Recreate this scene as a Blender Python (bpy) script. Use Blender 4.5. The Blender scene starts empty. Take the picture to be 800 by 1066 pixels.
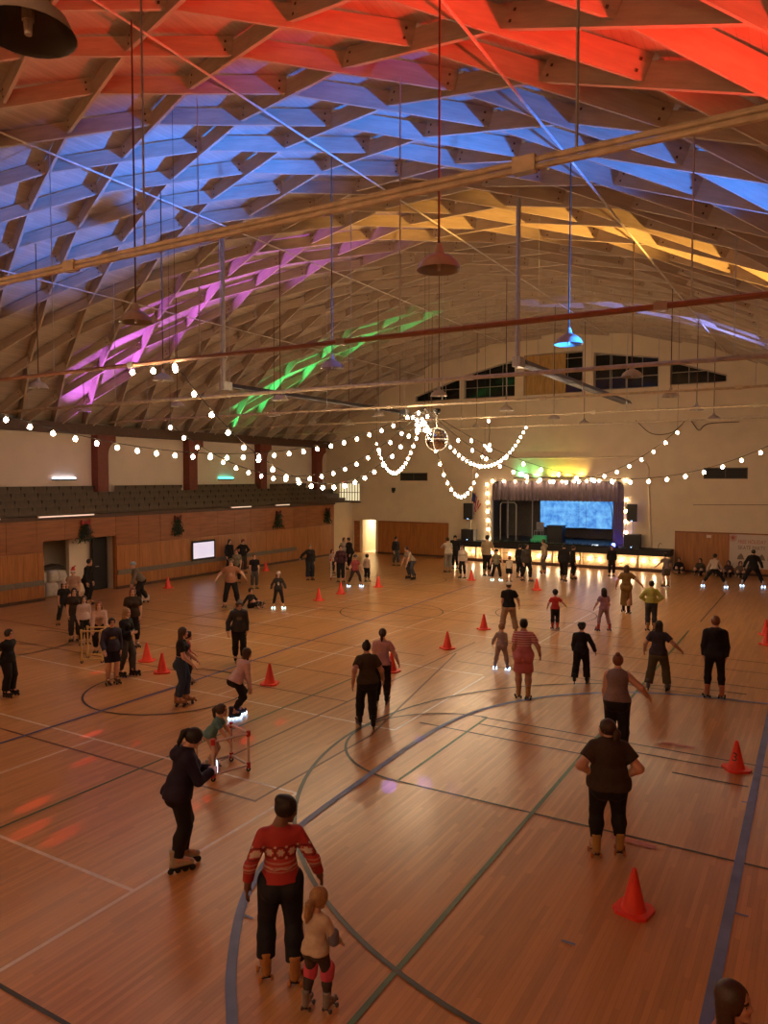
import bpy, bmesh, math, random
import numpy as np
from mathutils import Vector, Matrix
random.seed(7); rng = np.random.default_rng(7)
SC = bpy.context.scene
COL = SC.collection
# ------------------------------------------------------------------ camera, world, exposure
F_PX, CX, CY, EYE = 777.0, 400.0, 533.0, 4.7
YAW = math.radians(30.6); PIT = math.atan(36/777.0)
CAM = np.array([0, 0, EYE])
FW = np.array([-math.sin(YAW)*math.cos(PIT), math.cos(YAW)*math.cos(PIT), -math.sin(PIT)])
RT = np.array([math.cos(YAW), math.sin(YAW), 0.0]); UP = np.cross(RT, FW)
cd = bpy.data.cameras.new('camera'); cam = bpy.data.objects.new('camera', cd); COL.objects.link(cam)
cd.sensor_fit = 'VERTICAL'; cd.sensor_height = 36.0; cd.sensor_width = 27.0
cd.lens = 36.0*F_PX/1066.0; cd.clip_end = 300; cd.clip_start = .05
M = Matrix(((RT[0], UP[0], -FW[0], 0), (RT[1], UP[1], -FW[1], 0), (RT[2], UP[2], -FW[2], EYE), (0, 0, 0, 1)))
cam.matrix_world = M
SC.camera = cam
w = bpy.data.worlds.new('night'); SC.world = w; w.use_nodes = True
w.node_tree.nodes['Background'].inputs[0].default_value = (.02, .025, .04, 1)
w.node_tree.nodes['Background'].inputs[1].default_value = .15
vs = SC.view_settings
vs.view_transform = 'Standard'; vs.look = 'None'; vs.gamma = 1.0; vs.use_curve_mapping = False
vs.exposure = 0.85
SC.cycles.use_denoising = True
SC.cycles.max_bounces = 6; SC.cycles.diffuse_bounces = 4
SC.cycles.sample_clamp_indirect = 4.0
SC.cycles.caustics_reflective = False; SC.cycles.caustics_refractive = False
BULB_E = 62.0          # radiance of one string-light bulb
def ray(u, v): return FW + (u-CX)/F_PX*RT + (CY-v)/F_PX*UP
def onz(u, v, z=0.0):
    d = ray(u, v); return CAM + d*(z-EYE)/d[2]
def onx(u, v, x):
    d = ray(u, v); return CAM + d*x/d[0]
def ony(u, v, y):
    d = ray(u, v); return CAM + d*y/d[1]
# ------------------------------------------------------------------ materials (all node based)
_m = {}
def mat(name, col, rough=.6, metal=0.0, var=.12, scale=8.0, emit=None, estr=0.0, coat=0.0, bump=0.0, spec=.4, stretch=None, alpha=1.0):
    if name in _m: return _m[name]
    m = bpy.data.materials.new(name); m.use_nodes = True; _m[name] = m
    nt = m.node_tree; N = nt.nodes; L = nt.links; b = N['Principled BSDF']
    b.inputs['Roughness'].default_value = rough; b.inputs['Metallic'].default_value = metal
    b.inputs['Specular IOR Level'].default_value = spec
    if coat: b.inputs['Coat Weight'].default_value = coat; b.inputs['Coat Roughness'].default_value = .12
    tc = N.new('ShaderNodeTexCoord'); mp = N.new('ShaderNodeMapping')
    if stretch: mp.inputs['Scale'].default_value = stretch
    L.new(tc.outputs['Object'], mp.inputs['Vector'])
    no = N.new('ShaderNodeTexNoise'); no.inputs['Scale'].default_value = scale; no.inputs['Detail'].default_value = 4
    L.new(mp.outputs[0], no.inputs['Vector'])
    rp = N.new('ShaderNodeValToRGB')
    c0 = [max(0, c*(1-var)) for c in col]; c1 = [min(1, c*(1+var)) for c in col]
    rp.color_ramp.elements[0].color = (*c0, 1); rp.color_ramp.elements[1].color = (*c1, 1)
    rp.color_ramp.elements[0].position = .3; rp.color_ramp.elements[1].position = .7
    L.new(no.outputs['Fac'], rp.inputs[0]); L.new(rp.outputs[0], b.inputs['Base Color'])
    if bump:
        bp = N.new('ShaderNodeBump'); bp.inputs['Strength'].default_value = bump; bp.inputs['Distance'].default_value = .01
        L.new(no.outputs['Fac'], bp.inputs['Height']); L.new(bp.outputs[0], b.inputs['Normal'])
    if emit: b.inputs['Emission Color'].default_value = (*emit, 1); b.inputs['Emission Strength'].default_value = estr
    return m
def attr_mat(name, rough=.8):
    m = bpy.data.materials.new(name); m.use_nodes = True
    nt = m.node_tree; b = nt.nodes['Principled BSDF']; b.inputs['Roughness'].default_value = rough
    a = nt.nodes.new('ShaderNodeAttribute'); a.attribute_name = 'knit'
    nt.links.new(a.outputs['Color'], b.inputs['Base Color']); return m
def board_mat(name, col, axis, width, rough, length=0, var=.18, coat=0, spec=.4, grainscale=1.0):
    """boards: running along one axis, each strip and length with its own tone, thin dark joints"""
    m = bpy.data.materials.new(name); m.use_nodes = True; _m[name] = m
    nt = m.node_tree; N = nt.nodes; L = nt.links; b = N['Principled BSDF']
    b.inputs['Roughness'].default_value = rough; b.inputs['Specular IOR Level'].default_value = spec
    if coat: b.inputs['Coat Weight'].default_value = coat; b.inputs['Coat Roughness'].default_value = .2
    at = N.new('ShaderNodeAttribute'); at.attribute_name = 'uvw'      # (along, across, 0) in metres
    sx = N.new('ShaderNodeSeparateXYZ'); L.new(at.outputs['Vector'], sx.inputs[0])
    def mth(op, a, bb=None):
        n = N.new('ShaderNodeMath'); n.operation = op
        for i, v in enumerate((a, bb)):
            if v is None: continue
            if isinstance(v, (int, float)): n.inputs[i].default_value = v
            else: L.new(v, n.inputs[i])
        return n.outputs[0]
    row = mth('DIVIDE', sx.outputs[1], width); rf = mth('FLOOR', row)
    fr = mth('FRACT', row)
    cmb = N.new('ShaderNodeCombineXYZ'); L.new(rf, cmb.inputs[0])
    if length:
        wn0 = N.new('ShaderNodeTexWhiteNoise'); wn0.noise_dimensions = '1D'; L.new(rf, wn0.inputs['W'])
        al = mth('ADD', mth('DIVIDE', sx.outputs[0], length), wn0.outputs['Value'])
        L.new(mth('FLOOR', al), cmb.inputs[1])
    wn = N.new('ShaderNodeTexWhiteNoise'); wn.noise_dimensions = '2D'; L.new(cmb.outputs[0], wn.inputs['Vector'])
    gm = N.new('ShaderNodeMapping'); gm.inputs['Scale'].default_value = (.6*grainscale, 9*grainscale, 1); L.new(at.outputs['Vector'], gm.inputs['Vector'])
    no = N.new('ShaderNodeTexNoise'); no.inputs['Scale'].default_value = 3; no.inputs['Detail'].default_value = 5; L.new(gm.outputs[0], no.inputs['Vector'])
    big = N.new('ShaderNodeTexNoise'); big.inputs['Scale'].default_value = .35; L.new(at.outputs['Vector'], big.inputs['Vector'])
    f = mth('ADD', mth('MULTIPLY', wn.outputs['Value'], .5), mth('ADD', mth('MULTIPLY', no.outputs['Fac'], .55), mth('MULTIPLY', big.outputs['Fac'], .3)))
    rp = N.new('ShaderNodeValToRGB'); rp.color_ramp.elements[0].position = .3; rp.color_ramp.elements[1].position = 1.0
    rp.color_ramp.elements[0].color = (*[c*(1-var*1.4) for c in col], 1); rp.color_ramp.elements[1].color = (*[min(1, c*(1+var)) for c in col], 1)
    L.new(f, rp.inputs[0])
    jt = mth('LESS_THAN', fr, .05)
    mx = N.new('ShaderNodeMix'); mx.data_type = 'RGBA'; mx.inputs[7].default_value = (*[c*.45 for c in col], 1)
    L.new(mth('MULTIPLY', jt, .6), mx.inputs[0]); L.new(rp.outputs[0], mx.inputs[6]); L.new(mx.outputs[2], b.inputs['Base Color'])
    bp = N.new('ShaderNodeBump'); bp.inputs['Strength'].default_value = .15; bp.inputs['Distance'].default_value = .004
    L.new(mth('SUBTRACT', no.outputs['Fac'], jt), bp.inputs['Height']); L.new(bp.outputs[0], b.inputs['Normal'])
    return m
def emat(name, col, s):
    if name in _m: return _m[name]
    m = bpy.data.materials.new(name); m.use_nodes = True; _m[name] = m
    b = m.node_tree.nodes['Principled BSDF']; b.inputs['Base Color'].default_value = (*col, 1)
    b.inputs['Emission Color'].default_value = (*col, 1); b.inputs['Emission Strength'].default_value = s
    return m
WARM = (1.0, .73, .43)
# ------------------------------------------------------------------ mesh building
class MB:
    def __init__(s): s.v = []; s.f = []; s.m = []; s.n = 0
    def add(s, vs, fs, mi=0):
        o = s.n; s.v.extend([tuple(map(float, p)) for p in vs]); s.n += len(vs)
        for f in fs: s.f.append(tuple(o+i for i in f)); s.m.append(mi)
        return s
    def box(s, a, b, mi=0):
        (x0, y0, z0), (x1, y1, z1) = a, b
        x0, x1 = min(x0, x1), max(x0, x1); y0, y1 = min(y0, y1), max(y0, y1); z0, z1 = min(z0, z1), max(z0, z1)
        return s.add([(x0,y0,z0),(x1,y0,z0),(x1,y1,z0),(x0,y1,z0),(x0,y0,z1),(x1,y0,z1),(x1,y1,z1),(x0,y1,z1)],
              [(0,3,2,1),(4,5,6,7),(0,1,5,4),(1,2,6,5),(2,3,7,6),(3,0,4,7)], mi)
    def tube(s, pts, r, n=8, mi=0, cap=True):
        pts = [np.array(p, float) for p in pts]; rs = r if isinstance(r, (list, tuple)) else [r]*len(pts)
        rings = []; prev = None
        for i, p in enumerate(pts):
            d = pts[min(i+1, len(pts)-1)] - pts[max(i-1, 0)]; d = d/(np.linalg.norm(d)+1e-9)
            a = prev if prev is not None else (np.array([0, 0, 1.0]) if abs(d[2]) < .9 else np.array([1.0, 0, 0]))
            x = a - d*(a@d); x = x/(np.linalg.norm(x)+1e-9); y = np.cross(d, x); prev = x
            rings.append([p + rs[i]*(math.cos(t)*x+math.sin(t)*y) for t in np.arange(n)*2*math.pi/n])
        vs = [q for R in rings for q in R]; fs = []
        for i in range(len(pts)-1):
            for k in range(n): fs.append((i*n+k, i*n+(k+1) % n, (i+1)*n+(k+1) % n, (i+1)*n+k))
        if cap: fs.append(tuple(range(n))[::-1]); fs.append(tuple((len(pts)-1)*n+k for k in range(n)))
        return s.add(vs, fs, mi)
    def lathe(s, prof, c=(0, 0, 0), n=16, mi=0):
        vs = []; fs = []
        for r, z in prof:
            for k in range(n):
                t = 2*math.pi*k/n; vs.append((c[0]+r*math.cos(t), c[1]+r*math.sin(t), c[2]+z))
        for i in range(len(prof)-1):
            for k in range(n): fs.append((i*n+k, i*n+(k+1) % n, (i+1)*n+(k+1) % n, (i+1)*n+k))
        return s.add(vs, fs, mi)
    def prism(s, poly, axis, a, b, mi=0):
        """poly: 2-D points in the two axes other than `axis`, extruded from a to b"""
        def P(p, h):
            if axis == 0: return (h, p[0], p[1])
            if axis == 1: return (p[0], h, p[1])
            return (p[0], p[1], h)
        n = len(poly); vs = [P(p, a) for p in poly]+[P(p, b) for p in poly]
        fs = [tuple(range(n)), tuple(range(2*n-1, n-1, -1))]+[(i, i+n, (i+1) % n+n, (i+1) % n) for i in range(n)]
        return s.add(vs, fs, mi)
    def mesh(s, name, mats, smooth=False):
        me = bpy.data.meshes.new(name); me.from_pydata(s.v, [], s.f)
        for m in (mats if isinstance(mats, (list, tuple)) else [mats]): me.materials.append(m)
        if max(s.m, default=0): me.polygons.foreach_set('material_index', s.m)
        if smooth: me.polygons.foreach_set('use_smooth', [True]*len(me.polygons))
        bm = bmesh.new(); bm.from_mesh(me); bmesh.ops.recalc_face_normals(bm, faces=bm.faces); bm.to_mesh(me); bm.free()
        me.update(); return me
    def build(s, name, mats, parent=None, smooth=False, loc=None):
        return obj(name, s.mesh(name, mats, smooth), parent, loc)
def obj(name, me, parent=None, loc=None, mw=None):
    o = bpy.data.objects.new(name, me); COL.objects.link(o)
    if parent is not None: o.parent = parent
    if loc is not None: o.location = loc
    if mw is not None: o.matrix_local = mw
    return o
def tag(o, label, cat, group=None, kind=None):
    o['label'] = label; o['category'] = cat
    if group: o['group'] = group
    if kind: o['kind'] = kind
    return o
def struct(o, label=None):
    o['kind'] = 'structure'
    if label: o['label'] = label
    return o
def empty(name, loc=(0, 0, 0), rz=0.0):
    o = bpy.data.objects.new(name, None); COL.objects.link(o); o.location = loc; o.rotation_euler = (0, 0, rz); o.empty_display_size = .2
    return o
def set_uvw(o, fn):
    me = o.data; a = me.attributes.new('uvw', 'FLOAT_VECTOR', 'POINT')
    co = np.zeros(len(me.vertices)*3); me.vertices.foreach_get('co', co); co = co.reshape(-1, 3)
    a.data.foreach_set('vector', np.ascontiguousarray(fn(co)).astype(np.float32).ravel())
def light(name, kind, loc, energy, col, target=None, parent=None, **kw):
    d = bpy.data.lights.new(name, kind); d.energy = energy; d.color = col
    for k, v in kw.items(): setattr(d, k, v)
    o = bpy.data.objects.new(name, d); COL.objects.link(o); o.location = loc
    if target is not None: o.rotation_euler = (Vector(target)-Vector(loc)).to_track_quat('-Z', 'Y').to_euler()
    if parent is not None: o.parent = parent
    return o
# ------------------------------------------------------------------ the hall: shell
XL, XR, Y0, YE = -25.6, .4, -4.0, 39.5           # floor edges, near wall, stage wall
AX, RL, ZAP = -12.6, 23.0, 12.25                  # vault axis, radius of the lower edges, apex height
ZC = ZAP-RL; LD = .33                             # centre height; depth of a lamella
XWL, XWR = -27.65, 2.45                           # upper side walls (behind the balconies)
def vault(s, y, r=RL):
    a = s/RL; return np.array([AX+r*math.sin(a), y, ZC+r*math.cos(a)])
M_floor = board_mat('maple_floor', (.47, .225, .082), 1, .058, .30, length=1.4, var=.16, coat=.12, spec=.35)
M_deck = board_mat('roof_deck_boards', (.46, .37, .29), 1, .14, .75, length=3.0, var=.1)
M_panel = mat('stained_plywood', (.36, .14, .042), .38, var=.22, scale=2.2, coat=.15, stretch=(6, 6, .5))
M_panel2 = mat('stained_plywood_dark', (.27, .095, .03), .4, var=.2, scale=2.0, coat=.1, stretch=(1, .6, 5))
M_cream = mat('cream_plaster', (.66, .55, .40), .75, var=.05, scale=1.5, bump=.05)
M_white = mat('whitewash_plaster', (.66, .56, .45), .8, var=.04, scale=1.2)
M_red = mat('oxblood_paint', (.16, .035, .02), .5, var=.15)
M_dkbrown = mat('dark_brown_paint', (.075, .035, .02), .5, var=.2)
M_dark = mat('near_black', (.012, .011, .012), .6, var=.2)
M_grey = mat('grey_rail', (.16, .13, .10), .6, var=.15)
M_lam = mat('lamella_pine', (.43, .34, .26), .7, var=.12, scale=2.0, stretch=(1, 9, 9), bump=.05)
M_steel = mat('galvanised_steel', (.42, .40, .38), .42, metal=.6, var=.15)
M_tie = mat('cream_painted_pipe', (.5, .40, .27), .5, var=.2)
M_black = mat('black_plastic', (.02, .02, .022), .45)
# floor
b = MB(); b.box((XL-2.4, Y0, -.3), (XR+2.4, YE+.4, 0)); floor = struct(b.build('floor', M_floor), 'worn maple sports floor covered in painted court lines')
set_uvw(floor, lambda c: np.c_[c[:, 1], c[:, 0], c[:, 2]])
# painted lines (thin paint strips on the floor)
P_wh = mat('white_line_paint', (.62, .50, .42), .4); P_bk = mat('black_line_paint', (.035, .03, .022), .4)
P_br = mat('brown_line_paint', (.13, .05, .022), .4); P_bl = mat('blue_line_paint', (.05, .07, .20), .4)
P_gr = mat('green_line_paint', (.045, .09, .03), .4); P_tp = mat('blue_tape', (.12, .16, .33), .5, var=.2, scale=3)
P_pk = mat('pink_tape', (.42, .13, .09), .5)
_z = [.002]
def line(a, c, wd, m, name='court_line'):
    a = np.array(a, float); c = np.array(c, float); d = (c-a)/np.linalg.norm(c-a); n = np.array([-d[1], d[0]])*wd/2
    b = MB(); z = _z[0]; _z[0] += .00015
    b.add([(*(a+n), z), (*(a-n), z), (*(c-n), z), (*(c+n), z)], [(0, 1, 2, 3)]); return b.build(name, m, floor)
def arcline(pts, wd, m, name='court_line'):
    pts = [np.array(p, float) for p in pts]; b = MB(); z = _z[0]; _z[0] += .00015; vs = []
    for i, p in enumerate(pts):
        d = pts[min(i+1, len(pts)-1)]-pts[max(i-1, 0)]; d /= np.linalg.norm(d); n = np.array([-d[1], d[0]])*wd/2
        vs += [(*(p+n), z), (*(p-n), z)]
    b.add(vs, [(2*i, 2*i+1, 2*i+3, 2*i+2) for i in range(len(pts)-1)]); return b.build(name, m, floor)
def circ(cx, cy, r, a0=0, a1=360, n=64): return [(cx+r*math.cos(math.radians(a)), cy+r*math.sin(math.radians(a))) for a in np.linspace(a0, a1, n)]
def spline(pts, n=12):
    P = [np.array(p, float) for p in pts]; P = [2*P[0]-P[1]]+P+[2*P[-1]-P[-2]]; out = []
    for i in range(1, len(P)-2):
        for t in np.linspace(0, 1, n, endpoint=False):
            a, bb, c, d = P[i-1:i+3]
            out.append(.5*((2*bb)+(c-a)*t+(2*a-5*bb+4*c-d)*t*t+(3*bb-a-3*c+d)*t**3))
    return out+[P[-2]]
for a, c in [((-25, 8.73), (-6.67, 8.73)), ((-6.67, 2), (-6.67, 8.75)), ((-11.2, 2.5), (-11.2, 8.73)), ((-9.25, 5.68), (-6.67, 5.68)), ((-12.2, 5.68), (-9.2, 5.68)),
             ((-22, 11.88), (-6.8, 11.88)), ((-6.8, 11.9), (-6.83, 16.2)), ((-11.2, 11.88), (-11.2, 20)), ((-15.6, 11.88), (-15.6, 22)), ((-20, 16.3), (-6.9, 16.3)),
             ((-22, 20.3), (-5.5, 20.3)), ((-6.9, 20.3), (-6.9, 28)), ((-11.2, 20.3), (-11.2, 27.5)), ((-15.6, 23), (-15.6, 29)), ((-22, 25.2), (-8, 25.2)), ((-20, 29.3), (-9, 29.3))]:
    line(a, c, .05, P_wh)
for a, c in [((-25, 8.2), (-7.0, 8.2)), ((-7.03, 8.2), (-7.03, 11.5)), ((-7.05, 11.5), (-8.4, 18)), ((-8.53, 9.1), (-8.5, 19.5)), ((-20, 12.9), (-8.5, 12.9)), ((-24, 14.6), (-9, 14.6)), ((-24, 17.3), (-9, 17.3))]:
    line(a, c, .05, P_br)
for a, c in [((-9.43, 4.5), (-9.43, 8.7)), ((-5.6, 9.9), (-5.6, 13.45)), ((-9.43, 8.75), (-9.43, 15.4)), ((-18.2, 9), (-18.2, 27))]: line(a, c, .05, P_gr)
for a, c in [((-5.6, 9.88), (-.3, 9.88)), ((-5.7, 13.4), (-.5, 13.4)), ((-5.6, 13.0), (-.6, 13.0)), ((-6.6, 12.5), (-3.4, 12.45)), ((-2.0, 12.4), (-.9, 12.4)), ((-5, 21), (-.6, 21)), ((-8, 19.85), (-.6, 19.85)),
             ((-8, 18.4), (-.6, 18.4)), ((-8, 17.2), (-.6, 17.2)), ((-16, 22.2), (-5, 22.2)), ((-16, 23.6), (-5, 23.6)), ((-3.4, 26), (-3.4, 33)), ((-22, 18.4), (-14, 18.4)), ((-22, 21.6), (-14, 21.6)), ((-8, 3.95), (-4, 3.95)), ((-20, 27.3), (-8, 27.3))]:
    line(a, c, .045, P_bk)
line((-12.45, 4), (-12.45, 12.2), .07, P_bl); line((-12.45, 12.2), (-13.2, 30), .06, P_bl)
line((-3.4, 3.5), (-3.5, 24.3), .06, P_gr)
arcline(circ(-12.43, 11.63, 1.77), .05, P_bk); arcline(circ(-19.9, 12.6, 1.75, -110, 120), .05, P_bk); arcline(circ(-13, 22.5, 1.8), .04, P_bk); arcline(circ(-8.2, 24.8, 1.7), .04, P_bk)
arcline(circ(-16.5, 30, 1.8), .04, P_bk)
arcline(circ(-1.36, 11.69, 6.05, 90, 262), .06, P_bk); arcline(circ(-5.6, 11.65, 1.78, 90, 270), .05, P_bk)
arcline(spline([(-3.6, 3.9), (-4.29, 4.68), (-4.76, 5.19), (-5.33, 5.96), (-5.65, 6.6), (-5.97, 7.74), (-6.09, 9.65), (-6.16, 11.74), (-6.06, 13.1), (-5.68, 14.33), (-4.95, 15.47), (-3.9, 16.4), (-2.74, 16.94), (-.92, 17.22)]), .1, P_tp, 'tape_line')
line((-.76, 4.5), (-.9, 25), .11, P_tp, 'tape_line')
for p in [(611, 787), (621, 788)][:1]: pass
for u, v in [(706, 776), (660, 877)]:
    q = onz(u, v); line((q[0]-.28, q[1]+.01), (q[0]+.28, q[1]-.01), .12, P_pk, 'tape_mark')
for u, v in [(592, 982), (772, 953), (778, 836), (258, 955)]:
    q = onz(u, v); line((q[0]-.07, q[1]), (q[0]+.07, q[1]), .035, P_tp, 'tape_mark')
# roof deck
b = MB(); ns, SM = 54, 16.6; rows = []
for i in range(ns+1):
    s = -SM+2*SM*i/ns
    for y in (Y0-.2, 10, 25, YE+.3): b.v.append(tuple(vault(s, y, RL+LD))); b.n += 1
for i in range(ns):
    for k in range(3): b.f.append((i*4+k, i*4+k+1, i*4+k+5, i*4+k+4)); b.m.append(0)
ceiling = struct(b.build('ceiling', M_deck, smooth=True), 'barrel vault of crossing timber lamellas under a board deck')
set_uvw(ceiling, lambda c: np.c_[c[:, 1], np.arctan2(c[:, 0]-AX, c[:, 2]-ZC)*RL, c[:, 2]*0])
DS, DY, YN = 16.34/9, .745, 10.08
TH = math.atan2(DY, DS); LEN = 2*math.hypot(DS, DY)
def lam_mesh(sgn):
    hw = .032; L2 = LEN/2-hw/math.sin(2*TH)-.004; k = sgn/math.tan(2*TH); b = MB()
    vs = []
    for z in (0, LD):
        for u, wv in ((-L2, -hw), (L2, -hw), (L2, hw), (-L2, hw)): vs.append((u-k*wv, wv, z))
    b.add(vs, [(0, 3, 2, 1), (4, 5, 6, 7), (0, 1, 5, 4), (1, 2, 6, 5), (2, 3, 7, 6), (3, 0, 4, 7)])
    for e in (-1, 1):                                  # bolts at the joints
        for sd in (-1, 1):
            for z in (.09, .23):
                u = e*(L2-.10); x0 = (u, sd*hw, z)
                b.box((u-.018, sd*hw, z-.018), (u+.018, sd*(hw+.012), z+.018), 1)
    return b.mesh('lamella', [M_lam, M_dkbrown])
LM = {1: lam_mesh(1), -1: lam_mesh(-1)}
cand = []
for i in range(-9, 10):
    for j in range(-30, 60):
        if (i+j) % 2: continue
        y = YN+j*DY
        if y < Y0+.5 or y > YE-.1: continue
        sg = 1 if i % 2 else -1                         # odd rows: (+s,+y) passes through
        cand.append((i, j, y, sg))
def lam_matrix(i, y, sg):
    p = vault(i*DS, y); a = i*DS/RL
    up = np.array([math.sin(a), 0, math.cos(a)]); es = np.array([math.cos(a), 0, -math.sin(a)]); ey = np.array([0, 1.0, 0])
    d = es*math.cos(TH)+ey*sg*math.sin(TH); n = np.cross(up, d)
    p = p-up*(DS**2/(2*RL))*.9
    m = Matrix.Identity(4)
    for r in range(3): m[r][0] = d[r]; m[r][1] = n[r]; m[r][2] = up[r]; m[r][3] = p[r]
    return m
def lam_rank(c):
    p = vault(c[0]*DS, c[2]); d = p-CAM; z = d@FW
    if z < .5: return 1e3
    u, v = CX+F_PX*(d@RT)/z, CY-F_PX*(d@UP)/z
    off = max(0, -u, u-800, -v)
    return z+off*.05
cand.sort(key=lam_rank)
far = MB()
for n, (i, j, y, sg) in enumerate(cand):
    m = lam_matrix(i, y, sg)
    if n < 298: obj('lamella', LM[sg], ceiling, mw=m)
    else:
        me = LM[sg]; far.add([m @ vtx.co for vtx in me.vertices], [tuple(p.vertices) for p in me.polygons][:6], 0)
o = far.build('lamella_mass', M_lam, ceiling); o['kind'] = 'stuff'
# ---- stage wall with openings
def wall_with_holes(name, outer, holes, y, depth, m, mj=None):
    bm = bmesh.new(); loops = [outer]+holes; edges = []
    for lp in loops:
        vs = [bm.verts.new((p[0], y, p[1])) for p in lp]
        for k in range(len(vs)): edges.append(bm.edges.new((vs[k], vs[(k+1) % len(vs)])))
    bmesh.ops.triangle_fill(bm, use_beauty=True, use_dissolve=False, edges=edges)
    for lp in holes:
        a = [bm.verts.new((p[0], y, p[1])) for p in lp]; c = [bm.verts.new((p[0], y+depth, p[1])) for p in lp]
        for k in range(len(lp)):
            k2 = (k+1) % len(lp); bm.faces.new((a[k], a[k2], c[k2], c[k]))
    me = bpy.data.meshes.new(name); bm.to_mesh(me); bm.free(); me.materials.append(m)
    return struct(obj(name, me))
WINS = [  # corners on the stage wall, X then height: (x0,x1,zbottom,ztop_left,ztop_right)
    (-21.2, -18.3, 9.2, 9.55, 10.45), (-18.05, -14.95, 9.2, 10.55, 11.25), (-14.45, -11.15, 9.2, 11.4, 11.4), (-10.6, -7.35, 9.25, 11.25, 10.75), (-6.8, -4.2, 9.3, 10.5, 9.65)]
STG = (-16.3, -8.95, 1.12, 4.5)
def rrect(x0, x1, z0, z1, r, n=5):
    return [(x0, z0), (x1, z0)]+[(x1-r+r*math.cos(t), z1-r+r*math.sin(t)) for t in np.linspace(0, math.pi/2, n)]+[(x0+r-r*math.sin(t), z1-r+r*math.cos(t)) for t in np.linspace(0, math.pi/2, n)]
outer = [(XWL-.3, 0), (XWR+.3, 0), (XWR+.3, 7.0)]+[(vault(s, 0, RL+LD)[0], vault(s, 0, RL+LD)[2]+.02) for s in np.linspace(16.2, -16.2, 30)]+[(XWL-.3, 7.0)]
DOORS = [(-24.9, -23.95, .0, 2.06)]
BALW = (-26.8, -25.15, 3.2, 4.36)
holes = [[(x0, zb), (x1, zb), (x1, zr), (x0, zl)] for x0, x1, zb, zl, zr in WINS]+[rrect(*STG, .35)]+[[(x0, .012), (x1, .012), (x1, z1), (x0, z1)] for x0, x1, z0, z1 in DOORS]+[[(BALW[0], BALW[2]), (BALW[1], BALW[2]), (BALW[1], BALW[3]), (BALW[0], BALW[3])]]
wall_end = wall_with_holes('wall_stage', outer, holes, YE, .35, M_cream)
wall_end['label'] = 'tall cream plaster end wall with arched top around the stage'
M_pane = mat('night_pane', (.006, .008, .009), .08, var=.6, scale=1.5, spec=.6)
M_ply = mat('yellow_plywood', (.42, .25, .08), .7, var=.25, scale=2.5, stretch=(3, 1, .6))
M_muntin = mat('white_muntin', (.34, .30, .25), .6)
for wi, (x0, x1, zb, zl, zr) in enumerate(WINS):
    fr = MB(); y = YE+.2
    ztop = lambda x: zl+(zr-zl)*(x-x0)/(x1-x0)
    def bar(p, q, t=.05): fr.tube([(p[0], y, p[1]), (q[0], y, q[1])], t/1.4, n=4)
    for p, q in (((x0, zb), (x1, zb)), ((x1, zb), (x1, zr)), ((x1, zr), (x0, zl)), ((x0, zl), (x0, zb))): bar(p, q, .09)
    win = struct(fr.build('window_%d' % (wi+1), M_muntin), 'dark multi-pane window high in the stage wall')
    ncol = 4 if wi in (1, 3) else 3; xs = np.linspace(x0, x1, ncol+1); zs = np.arange(zb, max(zl, zr)+.3, .62)
    board = (wi == 2)
    mu = MB()
    for k in range(ncol):
        for r_ in range(len(zs)):
            a, c = xs[k], xs[k+1]; lo = zs[r_]; hi = zs[r_]+.62
            ta, tc2 = min(hi, ztop(a)), min(hi, ztop(c))
            if max(ta, tc2)-lo < .06: continue
            if board and k < 2: continue
            pm = M_pane
            MB().prism([(a+.02, lo+.02), (c-.02, lo+.02), (c-.02, max(lo+.03, tc2-.02)), (a+.02, max(lo+.03, ta-.02))], 1, y+.02, y+.035).build('pane', pm, win)
    for x in xs[1:-1]: mu.tube([(x, y, zb), (x, y, ztop(x))], .022, n=4)
    for z in zs[1:]:
        xa = [x for x in np.linspace(x0, x1, 40) if ztop(x) > z]
        if len(xa) > 2: mu.tube([(xa[0], y, z), (xa[-1], y, z)], .022, n=4)
    mu.build('muntin', M_muntin, win)
    if board:
        for k in range(2):
            a = x0+.04+k*1.15; MB().box((a, y-.06, zb+.03), (a+1.13, y-.03, zl-.05)).build('plywood_board', M_ply, win)
# dark outside behind the windows
b = MB(); b.box((-22, YE+.5, 8.8), (-3.8, YE+.6, 12)); struct(b.build('wall_outside', M_dark), 'dark night behind the high windows')
# other shell walls
b = MB(); b.box((XWL-.3, Y0-.2, 0), (XWR+.3, Y0, 13)); struct(b.build('wall_near', M_cream), 'plain cream wall at the near end of the hall')
b = MB(); b.box((XWR, Y0, 0), (XWR+.3, YE, 7.3)); struct(b.build('wall_right', M_white), 'cream side wall behind the near balcony')
b = MB(); b.box((XR, Y0, 0), (XR+.25, YE, 3.0)); b.box((XR+.25, Y0, 2.7), (XWR, YE, 3.0)); struct(b.build('wall_right_balcony', M_panel), 'panelled front and deck of the balcony opposite the benches')
b = MB(); b.box((XWL-.3, Y0, 3.4), (XWL, YE, 7.0)); struct(b.build('wall_left_upper', M_white), 'pale plaster wall above the balcony benches')
# eaves beam, both sides
for nm, x0, x1 in (('trim_1', XWL-.02, XWL+.42), ('trim_2', XWR-.42, XWR+.02)):
    b = MB(); b.box((x0, Y0, 6.55), (x1, YE-.02, 6.98)); struct(b.build(nm, M_dkbrown), 'long dark brown eaves beam along the foot of the vault')
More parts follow.
